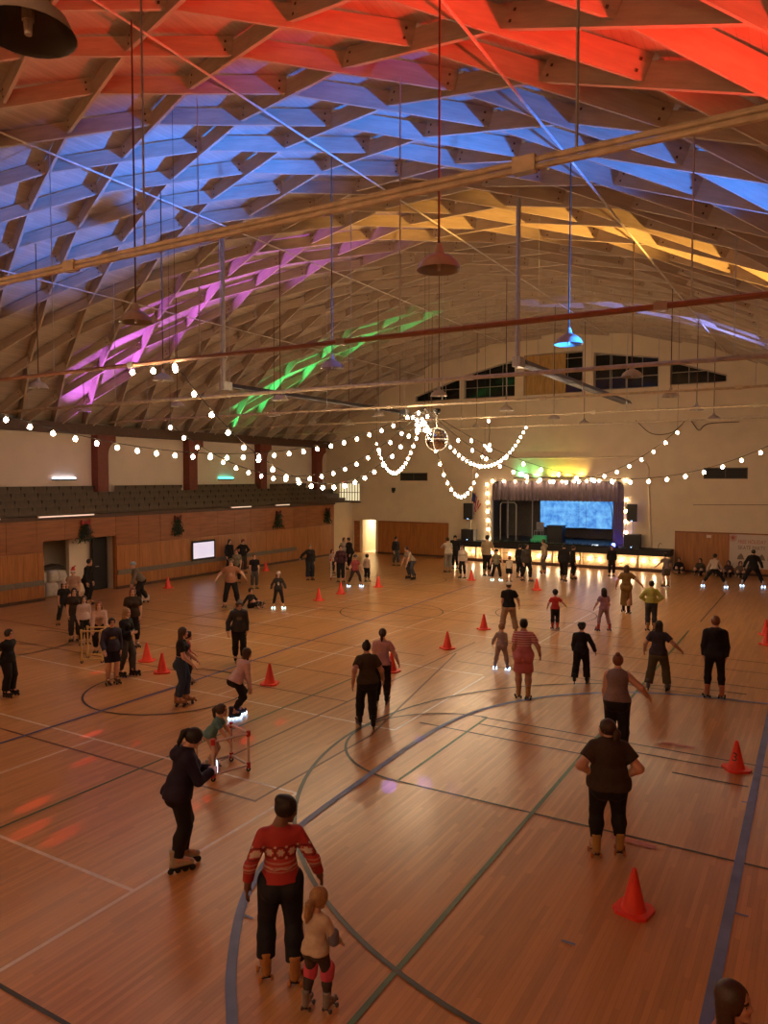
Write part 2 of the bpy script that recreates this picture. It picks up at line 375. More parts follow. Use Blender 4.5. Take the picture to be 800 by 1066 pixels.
# ---- left wall below the balcony
OP = (17.8, 21.15, 2.25)                                # opening in the panelled wall
b = MB()
b.box((XL-.2, Y0, 0), (XL-.05, OP[0], 3.1)); b.box((XL-.2, OP[1], 0), (XL-.05, 38.1, 3.1)); b.box((XL-.2, OP[0], OP[2]), (XL-.05, OP[1], 3.1))
wl = struct(b.build('wall_left', M_panel2), 'stained timber panelled wall under the balcony benches')
b = MB(); b.box((XL-.25, 37.4, 0), (XL-.04, YE, 3.15)); struct(b.build('wall_left_end', M_cream), 'cream plaster return beside the lit doorway')
yy = -2.0; k = 0
while yy < 37.0:
    y2 = min(yy+1.22, 37.3)
    for lo, hi, nm in ((.12, 1.84, 'plywood_panel'), (1.87, 3.08, 'fascia_panel')):
        a, c = yy+.006, y2-.006
        if nm == 'plywood_panel':
            if c > OP[0] and a < OP[0]: c = OP[0]-.02
            if a < OP[1] and c > OP[1]: a = OP[1]+.02
            if a >= OP[0]-.03 and c <= OP[1]+.03: continue
        else:
            lo2 = lo
            if c > OP[0] and a < OP[1]: lo = OP[2]+.02
            if hi-lo < .1: continue
        if c-a < .05: continue
        d = .03 if nm == 'plywood_panel' else .0
        if y2 <= 36.9 or nm == 'plywood_panel':
            MB().box((XL-.05, a, lo), (XL-.012+d, c, hi)).build(nm, M_panel if nm == 'plywood_panel' else M_panel2, wl)
    yy += 1.22
b = MB()
for a, c in ((Y0, OP[0]-.05), (OP[1]+.05, 33.5)): b.box((XL+.0, a, .6), (XL+.075, c, .80))
b.build('rub_rail', M_grey, wl)
b = MB()
for a, c in ((Y0, OP[0]-.02), (OP[1]+.02, 37.3)): b.box((XL-.05, a, 0), (XL+.05, c, .12))
struct(b.build('baseboard_left', M_dkbrown))
b = MB(); b.box((XL-.06, Y0, 3.06), (XL+.05, 37.4, 3.2)); struct(b.build('trim_3', M_dkbrown), 'dark nosing along the front edge of the balcony')
# storage bay behind the opening
b = MB(); b.box((XL-2.2, OP[0]-.1, 0), (XL-2.1, OP[1]+.1, 2.6)); b.box((XL-2.2, OP[0]-.2, 0), (XL-.2, OP[0]-.1, 2.6)); b.box((XL-2.2, OP[1]+.1, 0), (XL-.2, OP[1]+.2, 2.6)); b.box((XL-2.2, OP[0]-.2, 2.5), (XL-.2, OP[1]+.2, 2.6))
struct(b.build('wall_storage_bay', M_white), 'pale walls of the storage bay under the balcony')
b = MB(); b.box((XL-.95, 19.45, 0), (XL-.75, 20.45, 2.45)); struct(b.build('wall_partition', M_white), 'pale partition beside the dark doorway')
d1 = struct(MB().box((XL-.6, 20.42, 0.02), (XL-.5, 21.1, 2.2)).build('door_1', M_dark), 'dark open doorway in the storage bay')
MB().tube([(XL-.47, 20.5, 1.0), (XL-.42, 20.5, 1.0), (XL-.42, 20.62, 1.0)], .015, n=6).build('door_handle', M_steel, d1)
# ---- balcony tiers
b = MB(); NR = 4; RD = (XL-XWL-.15)/NR; RH = .36
for r_ in range(NR): b.box((XL-.1-r_*RD, Y0, 2.9), (XL-.1-(r_+1)*RD-(0 if r_ < 3 else .2), YE-.05, 3.16+r_*RH*.72))
struct(b.build('floor_balcony', M_dkbrown), 'stepped dark timber tiers of the balcony')
M_seat = mat('olive_brown_seat', (.085, .055, .03), .55, var=.25, scale=5)
pan = MB().box((0, -.281, 0), (.03, .281, .34)).mesh('seat_back', M_seat)
pan2 = MB().box((.03, -.275, .02), (.28, .275, .05)).mesh('seat', M_seat)
brk = MB().box((-.012, -.018, .22), (.06, .018, .35)).box((.0, -.04, .31), (.05, .04, .35)).mesh('bracket', M_dark)
for r_ in range(NR):
    x = XL-.1-(r_+.62)*RD; z = 3.2+r_*RH*.72
    e = tag(empty('bench_row', (x, 0, z)), ['front', 'second', 'third', 'rear'][r_]+' row of olive brown tip-up benches on the balcony', 'bench', 'balcony bench rows')
    yy = 12.2+.16*r_
    while yy < 36.9:
        if r_ == 3 and min(abs(yy-c_) for c_ in (11.03, 16.46, 21.9, 27.32, 32.75)) < .6: yy += .57; continue
        obj('seat_back', pan, e, loc=(0, yy, .02)); obj('seat', pan2, e, loc=(0, yy, .0)); obj('bracket', brk, e, loc=(.0, yy+.285, .0)); yy += .57
# ---- columns with curved brackets
for k, y in enumerate([5.6, 11.03, 16.46, 21.9, 27.32, 32.75, 38.15]):
    if y < 10: continue
    e = tag(empty('column', (XWL, y, 3.9)), 'oxblood red column with curved bracket at the balcony wall, %s' % ['', 'out by the near end', 'next to the violet light bar', 'between violet bar and second bay', 'beside the green light bar', 'past the green light bar', 'in the far corner'][k], 'column', 'balcony columns')
    MB().box((0, -.28, 0), (.42, .28, 2.66)).build('shaft', M_red, e)
    poly = [(.28, 2.66), (.28, 1.75)]+[(.28+.42*(1-math.cos(t)), 1.75+.6*math.sin(t)) for t in np.linspace(0, math.pi/2, 7)]+[(.70, 2.66)]
    MB().prism(poly, 0, 0, .42).build('bracket', M_red, e)
# ---- tie rods (pipes) across the hall
for k, y in enumerate([5.6, 11.1, 16.65, 22.1, 27.8, 33.6]):
    e = tag(empty('tie_pipe', (XWL, y, 7.1)), '%s pipe tie spanning the hall under the vault' % ['heavy twin', 'rust brown', 'pale lilac', 'cream lit', 'thin cream', 'thin distant'][k], 'pipe', 'tie pipes across the hall')
    L = XWR-XWL
    if k == 0:
        for dz in (.027, -.027): MB().tube([(0, 0, dz), (L, 0, dz)], .026, n=8).build('pipe', M_tie, e)
    else: MB().tube([(0, 0, 0), (L, 0, 0)], [.055, .045, .05, .04, .035, .035][k], n=8).build('pipe', M_tie if k != 1 else mat('rust_pipe', (.30, .14, .08), .5), e)
    for x in np.arange(4, L, 5.4): MB().box((x-.09, -.045, -.06), (x+.09, .045, .06)).build('coupling', M_tie if k != 1 else M_steel, e)
    for x in np.arange(3.0, L-2, 4.6):
        zr = ZC+math.sqrt(RL**2-(XWL+x-AX)**2)-7.1
        MB().tube([(x, 0, 0), (x, 0, zr)], .012, n=5).build('hanger_rod', M_steel, e)
# ---- conduits along the roof
M_cond = mat('pale_conduit', (.55, .5, .45), .45, metal=.3)
for x in (-4.15, -9.72, -15.15, -20.6):
    z = ZC+math.sqrt((RL-.14)**2-(x-AX)**2)
    o = MB().tube([(x, Y0+.5, z), (x, YE-.5, z)], .022, n=6).build('conduit', M_cond)
    tag(o, 'thin straight conduit run along the vault, %s' % {-4.15: 'above the red lit lamp', -9.72: 'just past the ridge', -15.15: 'on the benches side of the ridge', -20.6: 'low above the balcony benches'}[x], 'conduit', 'lamp conduits')
# ------------------------------------------------------------------ lamps and fixtures
def roof_z(x, r=RL): return ZC+math.sqrt(r*r-(x-AX)**2)
M_shade = mat('enamel_shade', (.36, .30, .25), .4, var=.12); M_shin = mat('shade_inside', (.30, .27, .23), .35); M_glassb = mat('clear_lamp', (.5, .45, .38), .2)
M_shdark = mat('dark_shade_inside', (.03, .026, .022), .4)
def shade_mesh(inner):
    b = MB()
    b.lathe([(.03, .30), (.045, .27), (.06, .2), (.085, .17), (.15, .14), (.22, .085), (.262, .0), (.268, -.012)], n=24)
    b.lathe([(.262, -.012), (.255, .0), (.21, .075), (.14, .125), (.08, .15), (.02, .155)], n=24, mi=1)
    return b.mesh('shade', [M_shade, inner], True)
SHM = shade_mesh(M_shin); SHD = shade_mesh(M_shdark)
TUBM = MB().tube([(0, 0, .15), (0, 0, .06)], .035, n=8).tube([(0, 0, .06), (0, 0, -.02)], [.028, .02], n=8).mesh('lamp_tube', M_glassb)
LX = [-4.2, -9.8, -15.25, -19.7]; LY = [2.78, 8.3, 13.9, 19.2, 24.6, 30.0, 35.0]
LOV = {(0, 0): (-4.07, 2.8), (1, 1): (-9.61, 8.41), (2, 2): (-14.78, 13.79), (3, 2): (-19.05, 13.19), (3, 3): (-19.71, 19.04), (1, 3): (-10.27, 20.67), (0, 1): (-4.06, 8.16), (1, 2): (-9.77, 14.19), (2, 4): (-15.74, 26.16), (1, 4): (-10.31, 26.35), (1, 5): (-10.05, 31.26), (3, 4): (-19.38, 24.0)}
for ix, x in enumerate(LX):
    for iy, y in enumerate(LY):
        if (ix, iy) in ((1, 0), (2, 0), (3, 0)): continue
        z = 7.2
        if (ix, iy) == (0, 0): z = 7.3
        x, y = LOV.get((ix, iy), (LX[ix], y))
        e = empty('pendant_lamp', (x, y, z))
        rowname = ['closest to the camera-side wall', 'second out from the ridge', 'on the benches side of the ridge', 'above the balcony side'][ix]
        tag(e, 'pendant dome lamp hanging %s, %s' % (['on the red lit roof side', 'just right of the ridge', 'just left of the ridge', 'over the balcony side of the floor'][ix], ['before the first tie pipe', 'past the first tie pipe', 'past the second tie pipe', 'past the third tie pipe', 'past the fourth tie pipe', 'past the fifth tie pipe', 'close to the stage wall'][iy]), 'lamp', 'dome pendant lamps')
        obj('shade', SHD if (ix, iy) == (0, 0) else SHM, e); obj('lamp_tube', TUBM, e)
        MB().tube([(0, 0, .29), (0, 0, roof_z(x, RL-.14)-z)], .014, n=6).build('stem', M_dkbrown, e)
e = tag(empty('pendant_lamp', (-25.2, 19.4, 7.3)), 'pendant dome lamp tucked low under the vault above the violet light bar', 'lamp', 'dome pendant lamps')
obj('shade', SHM, e); obj('lamp_tube', TUBM, e); MB().tube([(0, 0, .29), (0, 0, roof_z(-25.2)-7.3)], .012, n=6).build('stem', M_dkbrown, e)
# assumed pendant lamps behind the camera, added as fill for the foreground
LITB = MB().lathe([(.001, -.03), (.04, -.01), (.05, .04), (.035, .09), (.02, .13)], n=10).mesh('fill_bulb', emat('fill_lamp', (1.0, .62, .36), 40.0), True)
for x in (-2.0, -9.8, -17.0, -22.5):
    e = tag(empty('pendant_lamp', (x, -2.7, 7.2)), 'added fill lamp in a pendant dome out of view at the near end, '+{-2.0: 'beside the near balcony', -9.8: 'right of the ridge', -17.0: 'left of the ridge', -22.5: 'towards the benches'}[x], 'lamp', 'added near-end fill lamps')
    obj('shade', SHM, e); obj('fill_bulb', LITB, e); MB().tube([(0, 0, .29), (0, 0, roof_z(x, RL-.14)-7.2)], .014, n=6).build('stem', M_dkbrown, e)
    light('fill_light', 'POINT', (0, 0, -.06), 235, (1.0, .55, .30), parent=e, shadow_soft_size=.08)
# radiant tube heaters
M_heat = mat('heater_reflector', (.06, .055, .06), .4, metal=.5)
for x, ya, yb, lab in ((-6.55, 17.5, 29.3, 'long radiant tube heater hung beyond the blue lit lamp'), (-16.0, 17.4, 28.6, 'long radiant tube heater hung on the benches side of the ridge')):
    e = tag(empty('tube_heater', (x, ya, 7.5)), lab, 'heater', 'radiant tube heaters')
    L = yb-ya
    b = MB(); pr = [(-.17, -.02), (-.09, .11), (.09, .11), (.17, -.02), (.15, -.02), (.08, .09), (-.08, .09), (-.15, -.02)]; b.prism(pr, 1, .25, L); b.build('reflector', M_heat, e)
    MB().tube([(.055, 0, .0), (.055, L-.2, .0)], .04, n=8).tube([(-.055, .2, .0), (-.055, L-.2, .0)], .04, n=8).build('burner_tube', mat('burner_pipe', (.09, .085, .1), .35, metal=.6), e)
    MB().tube([(0, -.02, 0), (0, -.02, roof_z(x)-7.5)], .06, n=8).build('flue', M_steel, e)
    MB().box((-.1, -.12, -.1), (.1, .25, .14)).build('burner_box', M_steel, e)
    for yy in np.arange(1.5, L, 2.6): MB().tube([(0, yy, .1), (0, yy, roof_z(x)-7.5)], .007, n=4).build('hanger', M_steel, e)
# LED wash bars on both balcony walls: they throw the coloured fans on the vault
def led_bar(x, y, z, col, lab, aims, energy, visible=1.0, blend=.9, size=40, vis=None):
    e = tag(empty('light_bar', (x, y, z)), lab, 'light bar', 'led wash bars')
    sg = 1 if x < AX else -1
    MB().box((-.06, -.55, -.07), (.06, .55, -.005)).build('housing', M_black, e)
    c = vis or tuple(.35+.65*v for v in col)
    MB().box((-.045, -.53, -.005), (.05, .53, .06)).build('lens_strip', emat('led_%.2f_%.2f_%.2f' % col, c, 2.2), e)
    for k, (tx, en, ang) in enumerate(aims):
        tz = roof_z(tx)
        light('wash_%d' % k, 'SPOT', (sg*.06, (k-1)*.3, .12), energy*en, col, parent=e, spot_size=math.radians(ang), spot_blend=blend, shadow_soft_size=.10).rotation_euler = (Vector((tx-x, 0, tz-z))).to_track_quat('-Z', 'Y').to_euler()
    return e
XBL, XBR = XWL+.07, XWR-.07
led_bar(XBL, 20.2, 4.64, (.60, .16, 1.0), 'violet glowing light bar on the balcony wall', [(-25.5, .25, 34), (-22.5, .8, 26), (-17, 1.3, 20)], 7200, vis=(.75, .8, 1.0))
led_bar(XBL, 30.05, 4.64, (.05, 1.0, .25), 'green glowing light bar on the balcony wall', [(-25.5, .3, 30), (-22.5, .8, 20), (-18.5, .9, 16)], 7600, vis=(.1, 1.0, .75))
led_bar(XBR, 8.4, 4.75, (1.0, .04, .02), 'red light bar on the near balcony wall', [(-.5, .4, 50), (-4, .9, 40), (-8.5, 1.0, 26)], 3200)
led_bar(XBR, 13.6, 4.75, (.02, .20, 1.0), 'blue light bar on the near balcony wall', [(-4, .5, 34), (-10, 1.1, 24), (-16, 2.4, 22)], 13000)
led_bar(XBR, 19.6, 4.75, (1.0, .52, .10), 'amber light bar on the near balcony wall', [(-3, .8, 28), (-7, 1.0, 20), (-11, 1.1, 14)], 7000)
led_bar(XBR, 31.5, 4.75, (.20, .28, 1.0), 'indigo light bar on the near balcony wall', [(-2, .8, 24), (-5, 1.0, 16), (-9, .8, 12)], 7000)
# bulbs and strings
BULB = MB().lathe([(.001, -.115), (.028, -.105), (.047, -.08), (.05, -.055), (.04, -.03), (.02, -.01), (.018, .0)], n=8).mesh('bulb', emat('warm_bulb', WARM, BULB_E), True)
M_cord = mat('black_cord', (.015, .014, .012), .6)
def string_light(label, A, B, sag, n, ends=(True, True), t0=0.0, t1=1.0, drop=.05, cr=.010):
    A = np.array(A, float); B = np.array(B, float)
    e = tag(empty('string_light', A), label, 'string lights', 'festoon strings of warm bulbs')
    cv = lambda t: (B-A)*t-np.array([0, 0, 4*sag*t*(1-t)])
    MB().tube([cv(t) for t in np.linspace(0, 1, 28)], cr, n=5).build('cord', M_cord, e)
    for t in np.linspace(t0, t1, n):
        p = cv(t); obj('bulb', BULB, e, loc=p-np.array([0, 0, drop]))
    for flag, p in zip(ends, (A, B)):
        if flag and -27 < p[0] < 2: MB().tube([p-A, (p[0]-A[0], p[1]-A[1], roof_z(p[0])-A[2])], .006, n=4).build('hanger', M_cord, e)
    return e
HUB = (-11.5, 22.1, 7.0)
string_light('festoon string looping away to the far left, bulbs crowded in a deep swag', HUB, (-18.62, 30.79, 6.42), 1.72, 21, t0=.08)
string_light('festoon string from the hub rising again to a far tie on the right', HUB, (-4.78, 29.53, 6.47), 2.09, 18, t0=.12)
string_light('festoon string from the hub sagging over the stage to the right side', HUB, (.3, 27.2, 6.9), 2.3, 21, t0=.12)
string_light('long festoon string from the hub across to the near balcony side benches', HUB, (-16.0, 9.1, 6.4), 1.35, 26, t0=.1)
string_light('festoon string from the hub dipping before the green light bar', HUB, (-16.9, 16.03, 6.3), 1.9, 20, t0=.1)
string_light('festoon string running straight down the hall to the rust pipe tie', HUB, (-11.74, 11.3, 7.05), 2.5, 21, t0=.05)
string_light('festoon string from the hub to a tie close to the stage wall', HUB, (-12.47, 34.5, 7.2), 1.85, 26, t0=.12)
string_light('deep festoon loop hanging below the mirror ball', (-11.35, 22.1, 6.6), (-12.9, 30.5, 6.2), 2.35, 17, t0=.04)
e = tag(empty('string_light', HUB), 'tangled bunch of warm bulbs at the hub above the mirror ball', 'string lights', 'festoon strings of warm bulbs')
pts = []
for k in range(18):
    p = np.array([rng.normal(0, .25), rng.normal(0, .25), -.1-.75*rng.random()]); pts.append(p); obj('bulb', BULB, e, loc=p)
MB().tube([(0, 0, .1)]+sorted(pts, key=lambda q: -q[2]), .01, n=4).build('cord', M_cord, e)
string_light('short row of bulbs along the rust pipe tie', (-12.7, 11.0, 7.03), (-11.45, 11.0, 7.06), .03, 3, ends=(False, False), t0=.0)
e = tag(empty('string_light', (-11.6, 27.8, 7.05)), 'short drop of bulbs hanging from the thin tie beside the mirror ball', 'string lights', 'festoon strings of warm bulbs')
MB().tube([(0, 0, .1), (.05, 0, -.5), (0, 0, -1.1)], .012, n=5).build('cord', M_cord, e)
for p in ((0, 0, -.05), (.05, 0, -1.0), (-.08, .05, -1.1), (.1, -.04, -1.2)): obj('bulb', BULB, e, loc=p)
# mirror ball
e = tag(empty('mirror_ball', (-11.05, 22.1, 5.95)), 'mirrored disco ball with bulb strings around it hanging from a tie', 'disco ball')
M_mir = mat('mirror_tile', (.75, .75, .8), .06, metal=1.0, var=.05)
R_ = .36; cnt = 0; b = MB().lathe([(R_*.97*math.sin(t), R_*.97*math.cos(t)) for t in np.linspace(.02, math.pi-.02, 14)], n=20); b.build('core', mat('ball_core', (.05, .05, .06), .4), e, smooth=True)
tiles = MB()
for i in range(14):
    t0, t1 = math.pi*(i+.08)/14, math.pi*(i+.92)/14; n = max(4, int(28*math.sin((t0+t1)/2)))
    for k in range(n):
        p0, p1 = 2*math.pi*(k+.06)/n, 2*math.pi*(k+.94)/n
        S = lambda t, p: (R_*math.sin(t)*math.cos(p), R_*math.sin(t)*math.sin(p), R_*math.cos(t))
        tiles.add([S(t0, p0), S(t1, p0), S(t1, p1), S(t0, p1)], [(0, 1, 2, 3)])
o = tiles.build('mirror_tiles', M_mir, e); o['kind'] = 'stuff'
GL = emat('rope_light', (1.0, .8, .5), .8)
for rz in (0.2, 1.7): 
    MB().tube([((R_+.02)*math.cos(t)*math.cos(rz), (R_+.02)*math.cos(t)*math.sin(rz), (R_+.02)*math.sin(t)) for t in np.linspace(0, 2*math.pi, 33)], .007, n=5).build('rope_light', GL, e)
MB().tube([((R_+.02)*math.cos(t), (R_+.02)*math.sin(t), 0) for t in np.linspace(0, 2*math.pi, 33)], .007, n=5).build('rope_light', GL, e)
MB().tube([(0, 0, R_), (0, 0, 1.1)], .012, n=5).build('chain', M_steel, e)
MB().lathe([(.01, 1.0), (.12, 1.0), (.12, .88), (.05, .86), (.05, .8), (.01, .8)], n=12).build('motor', M_black, e)
# ------------------------------------------------------------------ stage
SX0, SX1, YF = -18.35, -6.5, 38.55
b = MB(); b.box((SX0, YF+.12, .0), (SX1, YE, .30)); b.box((SX0, YF+.55, .3), (SX1, YE+.0, .86))
M_apr = mat('apron_panel_cream', (.62, .46, .27), .6); stg = empty('stage', (0, 0, 0)); tag(stg, 'low dark-topped stage with a row of bulbs glowing along its front', 'stage')
b = MB(); b.box((SX0, YF+.35, .02), (SX1, YE-.02, .84)); b.build('apron_body', M_apr, stg)
b = MB(); b.box((SX0-.03, YF-.02, .80), (SX1+.03, YE-.02, 1.12)); b.build('stage_nosing', M_dark, stg)
b = MB(); b.box((SX0, YF+.02, 0), (SX1, YF+.1, .16)); b.build('kick_rail', M_dkbrown, stg)
for k, x in enumerate(np.arange(SX0+.05, SX1, 1.47)): MB().box((x-.05, YF+.05, .16), (x+.05, YF+.34, .80)).build('apron_post', M_apr, stg)
o = string_light('row of warm bulbs tucked under the stage edge', (SX0+.2, YF+.22, .58), (SX1-.2, YF+.22, .58), .05, 22, ends=(False, False), drop=.0)
o = string_light('warm bulbs down the left side of the stage opening', (-16.55, YE-.03, 4.35), (-16.45, YE-.03, 1.3), 0, 7, ends=(False, False), drop=0)
o = string_light('warm bulbs along the top of the stage curtain', (-16.2, YE-.03, 4.55), (-8.9, YE-.03, 4.62), .06, 12, ends=(False, False), drop=0)
o = string_light('warm bulbs down the right side of the stage opening', (-8.82, YE-.03, 3.6), (-8.82, YE-.03, 1.9), 0, 4, ends=(False, False), drop=0)
# moulding added where glare outlines the arched recess round the stage
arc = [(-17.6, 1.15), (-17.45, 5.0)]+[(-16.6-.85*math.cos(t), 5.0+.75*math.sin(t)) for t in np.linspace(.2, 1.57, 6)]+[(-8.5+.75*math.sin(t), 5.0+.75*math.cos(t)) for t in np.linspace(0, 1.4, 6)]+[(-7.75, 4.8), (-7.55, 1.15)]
struct(MB().tube([(p[0], YE-.02, p[1]) for p in arc], .05, n=6).build('trim_4', M_cream), 'thin moulding standing in for the glare line of the arched recess round the stage')
# stage house
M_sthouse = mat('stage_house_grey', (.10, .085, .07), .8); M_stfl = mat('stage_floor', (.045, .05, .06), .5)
YB = 43.6
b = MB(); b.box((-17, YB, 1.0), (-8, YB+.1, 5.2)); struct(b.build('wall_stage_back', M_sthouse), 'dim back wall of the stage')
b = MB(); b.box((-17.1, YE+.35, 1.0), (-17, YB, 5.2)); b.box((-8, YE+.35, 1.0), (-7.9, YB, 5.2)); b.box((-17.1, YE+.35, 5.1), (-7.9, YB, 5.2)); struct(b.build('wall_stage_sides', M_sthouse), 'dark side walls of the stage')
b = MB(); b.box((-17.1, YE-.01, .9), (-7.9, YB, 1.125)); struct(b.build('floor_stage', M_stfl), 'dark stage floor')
# pleated valance
M_val = mat('mauve_velvet', (.16, .12, .14), .75, var=.3, scale=14, stretch=(3, 1, .2))
b = MB(); n = 150; vs = []
for k in range(n+1):
    x = STG[0]+.02+(STG[1]-STG[0]-.04)*k/n; y = YE+.16+.055*math.sin(k*1.35)+.02*math.sin(k*.7)
    zt = STG[3]-.02 if .35 < x-STG[0] < STG[1]-STG[0]-.35 else STG[3]-.14
    vs += [(x, y, zt), (x, y, 3.42+.02*math.sin(k*1.35))]
b.add(vs, [(2*k, 2*k+2, 2*k+3, 2*k+1) for k in range(n)])
o = b.build('valance_curtain', M_val, smooth=True); tag(o, 'pleated mauve valance curtain across the top of the stage', 'curtain')
b = MB(); vs = []
for k in range(31):
    x = STG[1]-.62+.6*k/30; y = YE+.32+.05*math.sin(k*1.3); vs += [(x, y, 3.5), (x, y, 1.14)]
b.add(vs, [(2*k, 2*k+2, 2*k+3, 2*k+1) for k in range(30)]); o = b.build('leg_curtain', M_val, smooth=True); tag(o, 'dark pleated side curtain at the right of the stage', 'curtain')
# projection screen
m = bpy.data.materials.new('winter_projection'); m.use_nodes = True; nt = m.node_tree; N = nt.nodes; L = nt.links; pb = N['Principled BSDF']
tc = N.new('ShaderNodeTexCoord'); no = N.new('ShaderNodeTexNoise'); no.inputs['Scale'].default_value = 2.4; no.inputs['Detail'].default_value = 9; no.inputs['Roughness'].default_value = .7; L.new(tc.outputs['Object'], no.inputs['Vector'])
rp = N.new('ShaderNodeValToRGB'); rp.color_ramp.elements[0].position = .35; rp.color_ramp.elements[1].position = .68
rp.color_ramp.elements[0].color = (.015, .14, .55, 1); rp.color_ramp.elements[1].color = (.22, .60, 1.0, 1); L.new(no.outputs['Fac'], rp.inputs[0])
L.new(rp.outputs[0], pb.inputs['Emission Color']); pb.inputs['Emission Strength'].default_value = .62; pb.inputs['Base Color'].default_value = (.02, .02, .02, 1)
YS = 42.9; q0 = ony(563, 518, YS); q1 = ony(642, 551, YS)
e = tag(empty('projection_screen', (q0[0], YS, q1[2])), 'bright blue wintry image on the stage projection screen', 'screen')
W_, H_ = q1[0]-q0[0], q0[2]-q1[2]
for k, (a, c) in enumerate(((0, .515*W_), (.52*W_, .61*W_), (.615*W_, W_))): MB().box((a, 0, .02*(k == 1)), (c, .03, H_+.03*(k == 1))).build('screen_panel', m, e)
MB().box((-.05, .03, -.05), (W_+.05, .07, H_+.05)).build('frame', M_dark, e)
MB().tube([(W_*.86, -.01, H_*.98), (W_*.93, -.01, H_*.75), (W_*.95, -.01, H_*.4), (W_*.95, -.01, 0)], [.012, .02, .025, .03], n=5).build('projected_branch', mat('screen_branch', (.03, .1, .25), .8), e)
# lectern box on stage, steps, frames, chair
MB().box((-13.15, 39.85, 1.125), (-12.3, 40.5, 2.02)).box((-13.2, 39.8, 2.02), (-12.25, 40.55, 2.06)).build('dj_booth', M_black)
tag(bpy.data.objects['dj_booth'], 'black booth box standing at the middle of the stage', 'booth')
b = MB(); b.box((-14.0, 39.6, 1.125), (-13.2, 40.2, 1.3)); b.box((-13.9, 39.75, 1.3), (-13.2, 40.2, 1.48)); o = b.build('mixing_desk', emat('green_desk', (.05, .35, .12), .12)); tag(o, 'low green lit mixing desk beside the black booth', 'mixer')
M_wt = mat('white_tube', (.45, .42, .38), .5)
for k, (x, y, w_, h_) in enumerate(((-16.05, 40.3, .95, 2.15), (-16.1, 41.6, 1.5, 2.35))):
    o = MB().tube([(x, y, 1.125), (x, y, 1.125+h_-.12), (x+.12, y, 1.125+h_), (x+w_-.12, y, 1.125+h_), (x+w_, y, 1.125+h_-.12), (x+w_, y, 1.125)], .035, n=6).build('pipe_frame', M_wt)
    tag(o, ['white pipe frame standing at the front left of the stage', 'taller white pipe frame set further back on the stage'][k], 'frame', 'pipe frames on the stage')
e = tag(empty('stage_chair', (-14.6, 41.9, 1.125)), 'white chair standing on the stage beside the pipe frames', 'chair')
MB().box((0, 0, .44), (.45, .45, .48)).build('seat', M_wt, e); MB().box((0, .42, .5), (.45, .46, .95)).build('backrest', M_wt, e)
for x in (.02, .42):
    for y in (.02, .42): MB().tube([(x, y, 0), (x, y, .45)], .018, n=6).build('leg', M_wt, e)
# loudspeakers
def speaker(x0, x1, zt, zm, zb, lab):
    e = tag(empty('loudspeaker', ((x0+x1)/2, 38.95, 1.12)), lab+' top speaker on a pole', 'speaker', 'stage loudspeakers'); w2 = (x1-x0)/2
    MB().prism([(-w2, -.2), (w2, -.2), (w2*.7, .2), (-w2*.7, .2)], 2, zm-1.12, zt-1.12).build('cabinet', M_black, e)
    MB().box((-w2*.86, -.225, zm-1.05), (w2*.86, -.2, zt-1.2)).build('grille', mat('speaker_grille', (.03, .03, .032), .7, scale=60), e)
    MB().tube([(0, 0, zb-1.12), (0, 0, zm-1.12)], .022, n=8).build('pole', M_steel, e)
    MB().box((-.02, -.232, zm-1.09), (.02, -.225, zm-1.07)).build('indicator', emat('speaker_led', (.3, .5, 1), 6), e)
    s = tag(empty('subwoofer', ((x0+x1)/2, 38.95, 1.12)), lab+' subwoofer box under the pole', 'speaker', 'stage loudspeakers')
    MB().box((-.38, -.28, .0), (.38, .28, zb-1.12)).build('cabinet', M_black, s); MB().box((-.34, -.3, .04), (.34, -.28, zb-1.16)).build('grille', _m['speaker_grille'], s)
    MB().box((-.02, -.31, .05), (.02, -.3, .07)).build('indicator', _m['speaker_led'], s)
speaker(-17.68, -17.12, 3.24, 2.32, 1.76, 'black stage-left'); speaker(-8.62, -8.12, 3.35, 2.47, 1.82, 'black stage-right')
# flag
e = tag(empty('flag', (-17.3, 39.3, 1.12)), 'striped flag draped from a tilted staff beside the stage', 'flag')
MB().tube([(-.25, 0, 0), (-.05, 0, 2.8), (-.02, 0, 2.95)], [.02, .018, .005], n=6).build('staff', mat('flag_staff', (.3, .2, .08), .4), e)
fl = [mat('flag_red', (.42, .03, .03), .7), mat('flag_white', (.6, .55, .48), .7), mat('flag_blue', (.03, .04, .14), .7)]
for k in range(7):
    x = -.02+.055*k
    b = MB(); zs_ = np.linspace(2.72-.10*k, 1.35+.07*k, 8); vs = []
    for j, z in enumerate(zs_): vs += [(x-.03*j*.9+.1, .03*math.sin(j+k), z), (x+.055-.03*j*.9+.1, .03*math.sin(j+k+.6), z-.04)]
    b.add(vs, [(2*j, 2*j+1, 2*j+3, 2*j+2) for j in range(7)], 0)
    b.build('stripe', fl[k % 2], e)
MB().prism([(-.04, 2.75), (.18, 2.55), (.12, 2.1), (-.1, 2.25)], 1, -.05, -.03).build('canton', fl[2], e)
# blue dj light
o = MB().lathe([(.001, .2), (.07, .19), (.09, .12), (.09, .04), (.05, 0), (.001, 0)], c=(0, 0, 0), n=12).build('stage_beacon', emat('blue_beacon', (.03, .05, 1.0), 60.0), loc=tuple(ony(639, 566, 38.75)-np.array([0, 0, .1])))
o.location.z = 1.12
tag(o, 'bright blue glowing beacon light on the stage edge', 'light')
